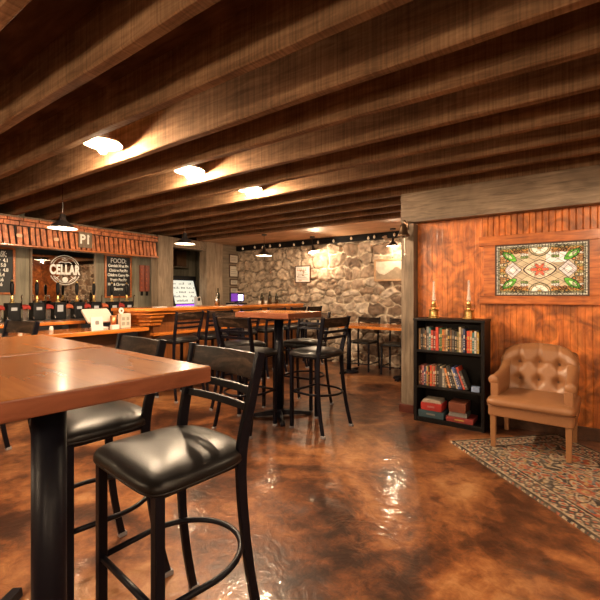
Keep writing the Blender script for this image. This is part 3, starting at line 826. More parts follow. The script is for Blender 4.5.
STOOLS = [
 (-1.140,.868,-6,'black bar stool nearest the camera, whole seat in view, at the front table end','stools at the front high tables'),
 (-1.74,.905,-6,'black bar stool tucked behind the nearest one at the second front table','stools at the front high tables'),
 (-3.50,1.07,8,'black bar stool at far left between the front tables and the low counter','stools at the front high tables'),
 (-2.03,3.16,-95,'black bar stool right of the middle high table, back towards the pine wall','stools around the middle high table'),
 (-2.56,2.78,180,'black bar stool at the middle high table with its back to the camera','stools around the middle high table'),
 (-2.53,3.66,2,'black bar stool behind the middle high table, partly hidden by its pedestal','stools around the middle high table'),
 (-3.02,3.16,88,'black bar stool at the left end of the middle high table','stools around the middle high table'),
 (-4.02,3.12,-88,'black bar stool at the bar, closest to the white menu holder','stools along the bar'),
 (-4.02,3.62,-92,'black bar stool second along the bar from the menu holder','stools along the bar'),
 (-4.02,4.20,-90,'black bar stool third along the bar from the menu holder','stools along the bar'),
 (-4.02,4.78,-91,'black bar stool at the bar, third from the stone wall','stools along the bar'),
 (-4.02,5.34,-89,'black bar stool at the bar, second from the stone wall','stools along the bar'),
 (-4.02,5.84,-90,'black bar stool at the bar nearest the stone wall','stools along the bar'),
]
proto = None
for (x, y, a, lb, g) in STOOLS:
    if proto is None: proto = o = make_stool(lb, g)
    else: o = copy_tree(proto); o['label'] = lb; o['group'] = g
    o.location = (x, y, 0); o.rotation_euler = (0, 0, math.radians(a))

# ------------------------------------------------------------------ high tables
def high_table(label, cx, cy, w, d, rz, h=1.067, th=.038, arm=.36, r=.036, off=(0,0)):
    t = thing('high_table', label, 'table', (cx, cy, 0), math.radians(rz), 'high pub tables')
    tp = MB().box(-w/2, w/2, -d/2, d/2, h-th, h).build('tabletop', M['table'], t, bevel=.004)
    tp.data.materials.append(M['tableedge'])
    for p in tp.data.polygons:
        if abs(p.normal.z) < .5: p.material_index = 1
    MB().lathe([(r,.05),(r,h-th-.02)], c=(off[0],off[1],0), seg=32).build('column', M['iron'], t, smooth=True)
    MB().box(-.16,.16,-.16,.16,h-th-.02,h-th).build('mounting_plate', M['ironsoft'], t)
    b = MB()
    for k in range(4):
        a = PI/4+k*PI/2; c, s = math.cos(a), math.sin(a)
        rs = []
        for q in range(9):
            u = q/8; R = .02+(arm-.02)*u; zt = .075-.040*u; w_ = .030-.006*u
            z0 = .0 if q == 8 else .012+.010*(1-u)
            if q >= 7: z0 = 0
            rs.append([(R*c+w_*s, R*s-w_*c, z0), (R*c-w_*s, R*s+w_*c, z0), (R*c-w_*.8*s, R*s+w_*.8*c, zt), (R*c+w_*.8*s, R*s-w_*.8*c, zt)])
        b.rings(rs)
    b.lathe([(.055,.02),(.055,.075),(.042,.09),(.001,.09)], seg=24)
    b.build('cross_base', M['iron'], t, bevel=.004)
    return t
high_table('varnished high table nearest the camera, cut by the left edge of the photo', -1.035, .425, .56, .53, -5, off=(.018,.0))
high_table('varnished high table butted behind the nearest one on its far left side', -1.645, .366, .60, .76, -5, arm=.40)
high_table('orange-brown high table standing in the middle of the room among stools', -2.53, 3.20, .67, .57, 0, arm=.33, th=.055, r=.048)

# low table at the stone wall with metal chairs
t = thing('dining_table', 'long orange-topped low table in front of the stone wall', 'table', (-2.45, 5.74, 0))
tp = MB().box(-.72, 1.1, -.32, .32, .725, .765).build('tabletop', M['bar'], t, bevel=.004)
for x in (-.62, .28):
    MB().lathe([(.034,.04),(.034,.725)], c=(x,-.04,0), seg=20).build('column', M['iron'], t, smooth=True)
    b = MB(); b.box(x-.03, x+.03, -.30, .22, 0, .035); b.lathe([(.15,0),(.15,.018),(.06,.04),(.001,.04)], c=(x,-.04,0), seg=24)
    b.build('base', M['iron'], t, bevel=.004)
def make_chair(label):
    t = thing('metal_chair', label, 'chair', (0,0,0), 0, 'chairs along the stone wall')
    for s in (-1, 1):
        MB().sweep([(s*.19,-.19,0),(s*.185,-.18,.44)], sq(.024), up=(0,1,0)).build('leg', M['iron'], t)
        MB().sweep([(s*.195,.22,0),(s*.185,.18,.44),(s*.185,.19,.6),(s*.19,.24,.86)], sq(.024), up=(0,1,0)).build('back_leg', M['iron'], t)
        MB().sweep([(s*.19,-.19,.12),(s*.19,.20,.12)], sq(.016)).build('stretcher', M['iron'], t)
    b = MB(); b.prism(rrect(.41,.40,.05), .44, .475); b.build('seat', M['vinyl'], t, bevel=.01)
    MB().box(-.185,.185,.205,.235,.77,.85).build('top_rail', M['rail'], t, bevel=.004)
    MB().box(-.185,.185,.195,.215,.69,.72).build('back_slat', M['iron'], t)
    MB().sweep([(-.19,-.19,.12),(.19,-.19,.12)], sq(.016)).build('stretcher', M['iron'], t)
    return t
pc = make_chair('black metal chair behind the low table, nearest the bar')
pc.location = (-2.98, 6.02, 0)
for x, lb in ((-2.38,'black metal chair behind the low table, half hidden by the grey post'),):
    c = copy_tree(pc); c.location = (x, 6.0, 0); c.rotation_euler = (0,0,.05); c['label'] = lb

# ------------------------------------------------------------------ bar
t = thing('bar_counter', 'tall orange-varnished wooden bar running from the tablet counter to the stone wall', 'bar', (-4.6, 4.5, 0))
def rel(pts, ox=-4.6, oy=4.5): return [(p[0]-ox, p[1]-oy) for p in pts]
pts = [(-4.34, 6.25)]
pts += [(-4.34, 3.05)]
for k in range(1, 13):
    a = PI/2*k/12*1.0
    pts.append((-4.59+.25*math.cos(a), 3.0-.25*math.sin(a)))
pts += [(-4.86, 2.74), (-4.95, 2.80), (-4.95, 6.25)]
MB().prism(rel(pts[::-1]), 1.028, 1.070).build('bar_top', M['bar'], t, bevel=.008, bseg=3)
sub = [(p[0]-.035 if p[0] > -4.8 else p[0], p[1]+.03) for p in pts]
MB().prism(rel(sub[::-1]), .985, 1.028).build('bar_moulding', M['bar'], t, bevel=.006)
MB().box(-.25+.0, .10, -1.40, 1.72, 0, .985).build('bar_front', M['barfront'], t, bevel=.004)
MB().box(.10, .19, -1.45, 1.72, .715, .75).build('knee_ledge', M['bar'], t, bevel=.004)
# carved curved bracket below the rounded end
b = MB(); 
for q, (z0, z1, e) in enumerate(((.94,.985,.10),(.89,.94,.06),(.842,.89,.03))):
    b.prism(rel([(-4.50+e,3.2),(-4.50+e,3.05-e*.5),(-4.58+e*.6,2.98-e),(-4.80,2.95-e),(-4.80,3.2)][::-1]), z0, z1)
b.build('end_bracket', M['bar'], t, bevel=.01)
b = MB(); b.tube([(.27,-1.3,.20),(.27,1.7,.20)], .02, 12)
for y in (-1.2, 0, 1.2): b.tube([(.10,y,.20),(.27,y,.20)], .012, 8)
b.build('foot_rail', M['brass'], t, smooth=True)

t = thing('service_counter', 'lower wooden counter at the end of the bar carrying the tablet', 'counter', (-4.65, 1.7, 0))
MB().box(-.25, .30, -1.4, 1.24, .795, .840).build('counter_top', M['bar'], t, bevel=.006)
MB().box(-.2, .16, -1.35, 1.0, 0, .795).build('counter_front', M['darkbrown'], t, bevel=.004)
b = MB(); b.box(-.48,-.20,-1.4,.72,.895,.93)
b.build('raised_shelf', M['bar'], t, bevel=.004)
b = MB()
for y in (-1.3,-.3,.66): b.box(-.46,-.22,y-.015,y+.015,.0,.895)
b.build('shelf_support', M['barfront'], t)

# items on the service counter (top .84)
t = thing('tablet_register', 'pale tilted tablet register on the service counter, back to the camera', 'tablet', (-4.62, 2.46, .841), math.radians(8))
Mt = Matrix.Translation((-.02,0,.165))@Matrix.Rotation(math.radians(-24),4,'Y')
b = MB(); b.prism(rrect(.20,.34,.02,4), -.012, .012, M=Matrix.Translation((-.02,0,.150))@Matrix.Rotation(math.radians(48),4,'Y')); b.build('tablet_body', M['tablet'], t, bevel=.004)
b = MB(); b.prism(rrect(.14,.16,.02), 0, .018); b.box(-.03,.02,-.03,.03,.018,.13); b.build('stand', M['white'], t, bevel=.004)
t2 = thing('info_card', 'square white card with a grey emblem standing in front of the tablet', 'card', (-4.41, 2.33, .841), math.radians(8))
MB().box(-.004,.004,-.072,.072,0,.15, M=Matrix.Rotation(math.radians(-8),4,'Y')).build('card_face', M['white'], t2)
MB().prism(rrect(.045,.045,.012), 0, .002, M=Matrix.Translation((-.005,0,.085))@Matrix.Rotation(math.radians(82),4,'Y')).build('emblem', BM['grey'], t2)
t = thing('copper_tumbler', 'copper-coloured cup on the service counter right of the tablet', 'cup', (-4.56, 2.60, .841))
MB().lathe([(.028,0),(.038,.15),(.036,.15),(.027,.006),(.001,.006)], seg=24).build('cup_body', M['copper'], t, smooth=True)
t = thing('small_card', 'tiny white card lying before the copper cup', 'card', (-4.41, 2.53, .841), .2)
MB().box(-.02,.02,-.05,.05,0,.05).build('card_block', M['white'], t, bevel=.002)
t = thing('menu_holder', 'white menu and condiment holder with small pictures near the bar end', 'menu holder', (-4.52, 2.72, .841), math.radians(10))
b = MB(); b.box(-.03,.03,-.075,.065,0,.17); b.build('holder_box', M['cream'], t, bevel=.003)
gp = plain('greyish_print', (.28,.25,.20), .6, var=.4, bscale=50)
for yy in (-.045,.020):
    for zz in (.03,.09): MB().box(.030,.032,yy-.02,yy+.022,zz,zz+.04).build('picture_card', gp, t)
b = MB(); b.lathe([(.001,-.004),(.036,-.004),(.038,0),(.036,.004),(.001,.004)], M=Matrix.Translation((0,-.05,.205))@Matrix.Rotation(PI/2,4,'Y'), seg=28)
b.build('round_badge', M['white'], t)
b = MB(); b.lathe([(.001,-.0048),(.014,-.0048),(.014,.0048),(.001,.0048)], M=Matrix.Translation((0,-.05,.205))@Matrix.Rotation(PI/2,4,'Y'), seg=20)
b.build('badge_centre', BM['brown'], t)
for yy, lb in ((1.72,'small cream jar in the gap under the raised shelf, leftmost'),(1.86,'small cream jar in the gap under the raised shelf, middle of three'),(2.02,'small cream jar in the gap under the raised shelf, nearest the tablet')):
    tag(MB().lathe([(.018,0),(.02,.003),(.02,.03),(.014,.036),(.015,.048),(.001,.05)], seg=18).build('jar', M['white'], loc=(-4.80, yy, .841), smooth=True), lb, 'jar', 'jars on the service counter')
t = thing('menu_stand', 'cream paper menu standing at far left by the bar stool backs', 'menu', (-4.40, 1.13, .841), .1)
MB().box(-.01,.01,-.06,.06,0,.17, M=Matrix.Rotation(math.radians(6),4,'Y')).build('menu_sheet', plain('cream_pink_paper', (.66,.50,.38), .7, var=.3, bscale=20), t)

# ------------------------------------------------------------------ back bar: counter, pumps, boards, mirror
t = thing('back_counter', 'long black back counter under the row of beer pumps', 'counter', (-6.4, 2.4, 0))
MB().box(-.48,.45,-1.75,1.92,.86,.895).build('counter_top', M['blackcase'], t, bevel=.004)
MB().box(-.48,.42,-1.75,1.90,0,.86).build('cabinet_body', M['blackcase'], t)
MB().box(.45,.458,-1.75,1.92,.865,.89).build('edge_strip', M['silver'], t)
for k in range(4):
    MB().box(.42,.432,-1.6+k*.93,-.78+k*.93,.10,.80).build('door', M['ironsoft'], t, bevel=.004)
pumpy = [2.08,2.37,2.636,2.896,3.145,3.43,3.68]
names = ['leftmost in view, beneath the cask chalkboard','second from the left, under the grey plank strip','third from the left, bearing a tall pale label','in the middle of the row, under the mirror lettering','right of the mirror emblem, behind the tablet','under the food chalkboard on its left side','nearest the pale post, under the food chalkboard']
def make_pump():
    t = thing('hand_pump', '', 'beer pump', (0,0,0), 0, 'hand pumps on the back counter')
    MB().prism(rrect(.15,.155,.02), 0, .235).build('pump_body', M['black'], t, bevel=.008)
    MB().box(.075,.079,-.038,.030,.135,.175).build('label_plate', plain('pump_label', (.42,.44,.48), .4), t)
    h = MB(); h.lathe([(.028,0),(.032,.006),(.026,.014),(.012,.022),(.020,.040),(.022,.055),(.012,.070),(.016,.090),(.010,.100),(.001,.101)], c=(-.01,0,.235), seg=20)
    h.build('ferrule', M['brass'], t, smooth=True)
    h = MB(); h.lathe([(.012,0),(.020,.03),(.024,.08),(.024,.14),(.016,.175),(.001,.178)], c=(-.01,0,.335), seg=20)
    h.build('pump_handle', M['black'], t, smooth=True)
    MB().lathe([(.001,0),(.013,.003),(.014,.016),(.006,.026),(.001,.028)], c=(-.01,0,.512), seg=16).build('handle_cap', M['brass'], t, smooth=True)
    MB().tube([(.04,.09,.16),(.045,.09,.27),(.05,.085,.32),(.07,.085,.335),(.09,.085,.32)], .007, 8).build('swan_neck', M['silver'], t, smooth=True)
    MB().tube([(.085,-.085,.05),(.11,-.085,.05),(.12,-.085,.01)], .008, 8).build('drain_spout', M['silver'], t, smooth=True)
    return t
pp = make_pump()
for i, (y, nm) in enumerate(zip(pumpy, names)):
    o = pp if i == 0 else copy_tree(pp)
    o.location = (-6.05, y, .896); o['label'] = 'black beer hand pump '+nm
    if i == 2:
        for c in o.children:
            if c.name.startswith('label_plate'):
                c.data = c.data.copy(); c.scale = (1,1.1,2.3); c.location = (0,0,-.205)
twy = [(1.93,'red'),(2.225,'red'),(2.505,'red'),(2.766,'orange'),(3.02,'red'),(3.29,'orange'),(3.555,'red')]
wh = ['left of the leftmost pump','between the first and second pumps from the left','between the second and third pumps','between the third and fourth pumps','between the fourth pump and the pump behind the tablet','between the pumps under the left edge of the food board','beside the pump nearest the pale post']
for (y, c), w_ in zip(twy, wh):
    b = MB(); sec = []
    rs = []
    for i in range(13):
        u = -1+i/6; wv = .006*math.sin(i*2.1)
        prof = [(-.05,.155),(-.055,.19),(0,.215),(.055,.195),(.068+wv,.155),(.055+wv,.155),(.045,.183),(0,.20),(-.045,.18),(-.04,.155)]
        rs.append([(p[0], u*.046, p[1]-.012*abs(u)) for p in prof])
    b.rings(rs)
    tag(b.build('bar_towel', M[c], loc=(-6.05, y, .896), smooth=True), f'{c} folded bar towel {w_}', 'towel', 'bar towels between the hand pumps')
    bb = MB(); bb.box(-.012,.012,-.03,.03,0,.195); o = bb.build('towel_rail', M['silver']); o.location = (-6.05, y, .8955)
    tag(o, f'steel bracket {w_}', 'bracket', 'towel brackets')

# chalkboards
def chalkboard(label, y0, y1, z0, z1, lines, title, x=-6.88, ty=0, ly=0):
    t = thing('chalkboard', label, 'chalkboard', (x, (y0+y1)/2, z0))
    w, h = (y1-y0)/2, z1-z0; f = .03
    MB().box(-.01,.008,-w,w,0,h).build('slate', M['chalk'], t)
    b = MB(); b.box(-.01,.02,-w-f,-w,-f,h+f); b.box(-.01,.02,w,w+f,-f,h+f); b.box(-.01,.02,-w,w,-f,0); b.box(-.01,.02,-w,w,h,h+f)
    b.build('frame', M['pinetrim'], t, bevel=.003)
    text(title, .115, M['chalkw'], t, (.0095,ty,h-.075), FX, xs=(.46 if title == 'CASK:' else .85), off=.002)
    n = len(lines)
    for i, l in enumerate(lines):
        text(l, .070, M['chalkw'], t, (.0095,ly,h-.165-i*(h-.21)/n), FX, name='menu_line', xs=.78, off=.0022)
    return t
chalkboard('FOOD chalkboard menu in a red wooden frame beside the mirror', 3.79, 4.24, 1.21, 1.92, ['Cornish Meat Pie','Chicken Pot Pie','Chicken Curry Pie','Veggie Pot Pie','Mac & Cheese Pie','Burgers'], 'FOOD:')
chalkboard('CASK chalkboard at the far left edge above the pumps', 1.78, 2.37, 1.27, 1.90, ['Best Bitter  4.1','Pale Ale  5.0','Brown Ale  4.8','Porter  5.4','Stout  4.6','Mild  3.6'], 'CASK:', ty=.145, ly=.07)

# mirror with etched lettering
t = thing('bar_mirror', 'back bar mirror carrying a white round CELLAR emblem', 'mirror', (-6.885, 3.10, 1.05))
MB().box(-.01,.01,-.475,.475,0,.90).build('mirror_glass', M['mirror'], t)
b = MB(); f = .03; b.box(-.01,.022,-.475-f,-.475,-f,.90+f); b.box(-.01,.022,.475,.475+f,-f,.90+f); b.box(-.01,.022,-.475,.475,-f,0); b.box(-.01,.022,-.475,.475,.90,.90+f)
b.build('frame', M['palepost'], t, bevel=.003)
text('CELLAR', .21, M['chalkw'], t, (.0125,.0,.585), FX, xs=.60, off=.010, sp=1.08)
def yz_tube(pts, r, b): b.tube([(.0125,p[0],p[1]) for p in pts], r, 6)
b = MB()
for R, r_, a0, a1 in ((.235,.006,24,156),(.205,.0035,28,152),(.235,.006,204,336),(.205,.0035,210,330)):
    yz_tube([(R*math.cos(math.radians(a0+(a1-a0)*k/24)), .585+R*math.sin(math.radians(a0+(a1-a0)*k/24))) for k in range(25)], r_, b)
yz_tube([(-.10,.695),(-.06,.72),(0,.703),(.06,.72),(.10,.695)], .006, b)
yz_tube([(-.05,.755),(0,.772),(.05,.755),(0,.740),(-.05,.755)], .005, b)
for q in (-1, 1):
    yz_tube([(q*.17,.49),(q*.06,.40)], .006, b); yz_tube([(q*.155,.44),(q*.09,.485)], .005, b)
b.lathe([(.001,0),(.045,0),(.045,.003),(.001,.003)], M=Matrix.Translation((.011,0,.43))@Matrix.Rotation(PI/2,4,'Y'), seg=24)
b.build('emblem', M['chalkw'], t)

# pair of red-brown wall racks by the food board
t = thing('wooden_score_rack', 'pair of narrow red-brown wooden racks hanging between food board and pale post', 'rack', (-6.889, 4.545, 1.22))
for s in (-1, 1):
    p = MB().box(-.01,.03, s*.055-.045, s*.055+.045, .08, .58).build('rack_panel', plain('red_brown_panel', (.26,.05,.02), .4, var=.3, bscale=15), t, bevel=.004)
    MB().box(.0,.02, s*.055-.02, s*.055+.02, 0, .08).build('tail_piece', M['black'], p)
    b = MB()
    for k in range(5): b.box(.03,.036, s*.055-.03, s*.055-.012, .14+k*.085, .17+k*.085)
    b.build('card_slots', M['orange'], p)

# shingled soffit over the back bar
t = thing('shingled_canopy', 'canopy of upright red cedar staves over the back bar', 'canopy', (-6.18, 2.42, 1.90))
Y0, Y1 = -1.9, 1.92
b = MB(); b.box(-.16,-.02,Y0,Y1,0,.37); b.build('backing_board', M['black'], t)
b = MB(); y = Y0; rng = random.Random(3)
while y < Y1-.03:
    w = rng.uniform(.062,.080); tilt = rng.uniform(-.030,-.008)
    y2 = min(y+w, Y1)
    xx = rng.uniform(.0,.014)
    b.hexa([(-.02,y+.004,.015),(xx+.01,y+.004,.015),(xx+.01,y2-.016,.015),(-.02,y2-.016,.015)], [(-.02,y+.004+tilt,.255),(xx+.004,y+.004+tilt,.255),(xx+.004,y2-.016+tilt,.255),(-.02,y2-.016+tilt,.255)])
    y += w+.004
b.build('staves', M['redwood'], t, bevel=.003)
b = MB(); y = Y0
while y < Y1-.03:
    w = rng.uniform(.17,.27); y2 = min(y+w, Y1)
    b.box(-.02, rng.uniform(.010,.022), y+.004, y2-.004, .268, .325); 
    b.box(-.02, rng.uniform(.010,.018), y+.05, min(y2+.04, Y1), .332, .37)
    y += w
b.build('top_course', M['redwood'], t, bevel=.003)
MB().box(-.16,.035,Y0,Y1,-.012,.012).build('bottom_rail', M['pinetrim'], t, bevel=.003)
t = thing('tap_room_sign', 'small grey board lettered P1 fixed on the cedar staves', 'sign', (-6.14, 3.06, 1.945))
MB().box(-.012,.006,-.10,.10,0,.235).build('sign_board', M['greypost'], t, bevel=.002)
text('P1', .19, M['chalkw'], t, (.0075,-.005,.12), FX, xs=.85, off=.006)
MB().prism([(.030,.155),(.040,.178),(.055,.188),(.055,.165)], .0075, .0105, M=Matrix(((0,0,1,0),(1,0,0,0),(0,1,0,0),(0,0,0,1)))).build('lettering', M['chalkw'], t)
wht = plain('pale_stave_print', (.66,.42,.26), .6)
for yy, lb in ((2.20,'pale round sticker on a cedar stave, left of the pendant shade'),(2.66,'pale round sticker on a cedar stave, under the pendant shade')):
    tag(MB().prism(rrect(.045,.07,.015), 0, .003, M=Matrix.Translation((-6.163,yy,2.03))@Matrix.Rotation(PI/2,4,'Y')).build('sticker', wht), lb, 'sticker')

# posts at the bar side
def post(label, x0, x1, y0, y1, mat, z1=2.303):
    tag(MB().box(x0, x1, y0, y1, 0, z1).build('timber_post', mat, bevel=.008), label, 'post')
post('wide pale timber post at the right end of the cedar canopy', -6.40, -6.18, 4.36, 4.68, M['palepost'])
post('pale timber post right of the lit cooler alcove', -6.40, -6.18, 5.48, 5.92, M['palepost'])
tag(MB().box(-6.38, -6.20, 4.679, 5.481, 2.12, 2.30).build('alcove_header', M['greywood'], bevel=.006), 'grey timber header spanning the cooler alcove between two pale posts', 'beam')
tag(MB().box(-6.37,-6.21,.5,4.34,2.275,2.303).build('wall_plate_beam', M['greywood']), 'thin timber plate on top of the cedar canopy under the joists', 'beam')

# alcove: counter, cooler, small cabinet
t = thing('alcove_counter', 'dark counter inside the alcove behind the bar', 'counter', (-6.9, 5.5, 0))
MB().box(-.7,.62,-.48,-.04,0,.96).build('cabinet_body', M['darkbrown'], t, bevel=.004)
MB().box(-.7,.66,-.50,-.03,.96,.99).build('counter_top', M['blackcase'], t, bevel=.004)
t = thing('display_cooler', 'brightly lit glass-front cooler with a black frame in the alcove behind the bar', 'cooler', (-6.68, 5.19, .992), 0)
Sh = Matrix(((1,0,-.38,0),(0,1,0,0),(0,0,1,0),(0,0,0,1)))
MB().box(-.30,.0,-.32,.32,0,.58).build('cabinet_body', M['black'], t)
MB().hexa([(.0,-.29,.07),(.25,-.29,.07),(.25,.29,.07),(.0,.29,.07)],[(.0,-.29,.54),(.09,-.29,.54),(.09,.29,.54),(.0,.29,.54)]).build('lit_interior', M['frost'], t)
b = MB()
for s in (-1, 1):
    b.hexa([(-.01,s*.305-.018,0),(.29,s*.305-.018,0),(.29,s*.305+.018,0),(-.01,s*.305+.018,0)],[(-.01,s*.305-.018,.60),(.10,s*.305-.018,.60),(.10,s*.305+.018,.60),(-.01,s*.305+.018,.60)])
b.box(-.01,.13,-.33,.33,.53,.62); b.box(-.01,.285,-.30,.30,0,.06)
b.build('frame', M['black'], t, bevel=.004)
MB().box(.286,.292,-.28,.28,.01,.05).build('purple_strip', M['purple'], t)
gm = plain('cooler_rows', (.20,.22,.20), .4, var=.5)
for k in range(5):
    b = MB(); z = .12+k*.085; xf = .25-(z-.07)*.34
    b.box(xf-.03, xf+.004, -.28,.28, z-.03, z-.022)
    rr = random.Random(k)
    for q in range(16):
        yy = -.26+q*.034
        if rr.random() < .8: b.box(xf-.01, xf+.004, yy, yy+.018, z-.02, z+rr.uniform(.0,.03))
    b.build('stocked_shelf', gm, t)
t = thing('wall_cabinet', 'small brown wooden box hung high in the alcove', 'cabinet', (-7.69, 5.88, 1.88))
MB().box(0,.22,-.14,.14,0,.36).build('cabinet_body', M['darkbrown'], t, bevel=.004)
MB().box(.22,.232,-.13,.13,.01,.35).build('door', wood('cabinet_door_wood',(.16,.08,.04),(.22,.11,.055),(.28,.15,.08),(6,6,1)), t, bevel=.003)
MB().box(0,.25,-.18,.18,-.03,0).build('shelf_board', M['palepost'], t)
t = thing('paper_lantern', 'white cone-shaped paper stand glowing beside the second pale post', 'lamp', (-6.33, 5.43, .992))
MB().lathe([(.055,0),(.058,.01),(.018,.20),(.001,.21)], seg=20).build('cone', M['white'], t, smooth=True)
t = thing('receipt_printer', 'small white and grey machine right of the lit cooler', 'printer', (-6.42, 5.61-.32, .992))
t.location = (-6.30, 5.29, .992); t.location.x = -6.30; t.location.y = 5.34
MB().box(-.05,.05,-.04,.04,0,.20).build('machine_body', M['white'], t, bevel=.01)
MB().box(.05,.054,-.03,.03,.12,.18).build('dark_panel', M['black'], t)

# notices on the left wall
def framed(name, label, y0, y1, z0, z1, cat, frame=True, x=XL):
    t = thing(name, label, cat, (x, (y0+y1)/2, z0), 0, 'notices on the left wall')
    w, h = (y1-y0)/2, z1-z0
    MB().box(0,.006,-w,w,0,h).build('sheet', M['cream'], t)
    if frame:
        b = MB(); f = .022; b.box(0,.016,-w-f,-w,-f,h+f); b.box(0,.016,w,w+f,-f,h+f); b.box(0,.016,-w,w,-f,0); b.box(0,.016,-w,w,h,h+f)
        b.build('frame', M['darkbrown'], t)
    b = MB()
    for k in range(3): b.box(.006,.007,-w*.7,w*(.7-.2*(k % 2)),h*(.25+.2*k),h*(.25+.2*k)+.01)
    b.build('print', BM['grey'], t)
framed('notice', 'topmost pale notice on the left wall beside the stone wall', 6.18,6.42,1.935,2.095,'notice')
framed('notice', 'large pale notice second from top on the left wall', 6.18,6.42,1.635,1.855,'notice')
framed('picture_frame', 'small dark-framed notice third from top on the left wall', 6.20,6.42,1.46,1.55,'picture')
framed('picture_frame', 'small dark-framed notice lowest on the left wall', 6.20,6.42,1.285,1.375,'picture')

# pictures on the stone wall
t = thing('poster_frame', 'dark-framed white poster with faded red printing on the stone wall', 'picture', (-4.455, 6.385, 1.485))
w, h = .165, .30
MB().box(-w,w,0,.012,0,h).build('sheet', M['white'], t)
b = MB(); f = .018; b.box(-w-f,-w,-.008,.02,-f,h+f); b.box(w,w+f,-.008,.02,-f,h+f); b.box(-w,w,-.008,.02,-f,0); b.box(-w,w,-.008,.02,h,h+f); b.build('frame', M['darkbrown'], t)
b = MB()
rr = random.Random(4)
for x, wd in ((-.13,.03),(-.085,.028),(-.04,.03),(.01,.03),(.055,.03)):
    b.box(x,x+wd,-.002,0,.215,.235); b.box(x,x+.008,-.002,0,.215,.262); b.box(x,x+wd,-.002,0,.255,.262)
b.build('red_heading', plain('faded_red_print', (.60,.20,.14), .6), t)
b = MB()
for k in range(5): b.box(-.12,.12-.03*(k % 3),-.002,0,.05+k*.03,.06+k*.03)
b.build('grey_print', BM['grey'], t)
t = thing('picture_frame', 'light wood-framed landscape picture at the right of the stone wall', 'picture', (-2.66, 6.385, 1.50))
w, h = .255, .31
n = 40
xs = np.linspace(-w, w, 60); zs = np.linspace(0, h, 40); X, Z = np.meshgrid(xs, zs, indexing='ij')
v = vnoise(X, Z, 16, 5)*.6+vnoise(X, Z, 40, 6)*.4
ridge = .12+.06*np.sin(X*14)+.03*vnoise(X, Z*0, 20, 3)
sky = np.array([.50,.44,.36]); land = np.array([.24,.18,.12])
C = np.where((Z > ridge)[..., None], sky, land)*(.7+.5*v)[..., None]
grid_mesh('print', X, np.full(X.shape, 0.0), Z, np.clip(C,0,1), attr_mat('landscape_print', .5), t)
MB().box(-w,w,.001,.012,0,h).build('backing', M['cream'], t)
b = MB(); f = .035; b.box(-w-f,-w,-.012,.02,-f,h+f); b.box(w,w+f,-.012,.02,-f,h+f); b.box(-w,w,-.012,.02,-f,0); b.box(-w,w,-.012,.02,h,h+f)
b.build('frame', wood('light_frame_wood',(.34,.19,.09),(.45,.27,.14),(.55,.35,.2),(3,3,3)), t, bevel=.003)

# things on the bar top (1.07)
def bottle(x, y, lb, h=.26, r=.034, m='bottle', z=1.071):
    tag(MB().lathe([(r,0),(r,h*.58),(r*.8,h*.68),(r*.36,h*.78),(r*.34,h),(.001,h)], seg=18).build('bottle', M[m], loc=(x,y,z), smooth=True), lb, 'bottle', 'bottles on the bar')
t = thing('cash_register', 'register with a bright violet screen on the bar near the stone wall', 'register', (-4.78, 4.93, 1.071), math.radians(8))
MB().box(-.10,.05,-.20,.20,0,.03).build('stand', M['black'], t, bevel=.004)
MB().box(-.05,.0,-.03,.03,.03,.06).build('neck', M['black'], t)
MB().box(-.03,-.008,-.20,.20,.045,.20).build('screen_housing', M['black'], t, bevel=.006)
MB().box(-.008,-.004,.02,.15,.065,.165).build('bright_screen', M['screen'], t)
MB().box(-.008,-.004,-.18,.0,.055,.185).build('violet_screen', plain('dim_violet_screen', (.05,.015,.10), .2, emis=(.16,.03,.4), es=.6), t)
bottle(-4.86,4.55,'dark bottle on the bar left of the violet register screen', .27)
bottle(-4.80,4.46,'shorter silver-grey bottle beside the dark bottle on the bar', .15, .03, 'silver')
bottle(-4.84,5.62,'dark bottle on the bar right of the register, first of three', .20)
bottle(-4.84,5.85,'dark bottle on the bar right of the register, middle of three', .23)
bottle(-4.84,6.05,'dark bottle on the bar right of the register, closest to the stones', .20)
for x, y, lb in ((-4.62,3.28,'white paper slip on the bar top near its rounded end'),(-4.62,4.62,'white paper napkin on the bar top before the register')):
    tag(MB().box(-.05,.05,-.08,.08,0,.006).build('paper', M['white'], loc=(x,y,1.0705)), lb, 'paper')
for y, lb in ((5.42,'small cream candle cup on the bar right of the register'),(5.26,'small cream candle cup on the bar closest to the register')):
    tag(MB().lathe([(.022,0),(.026,.06),(.022,.06),(.02,.02),(.001,.02)], seg=16).build('candle_cup', M['cream'], loc=(-4.58,y,1.071), smooth=True), lb, 'cup', 'candle cups on the bar')

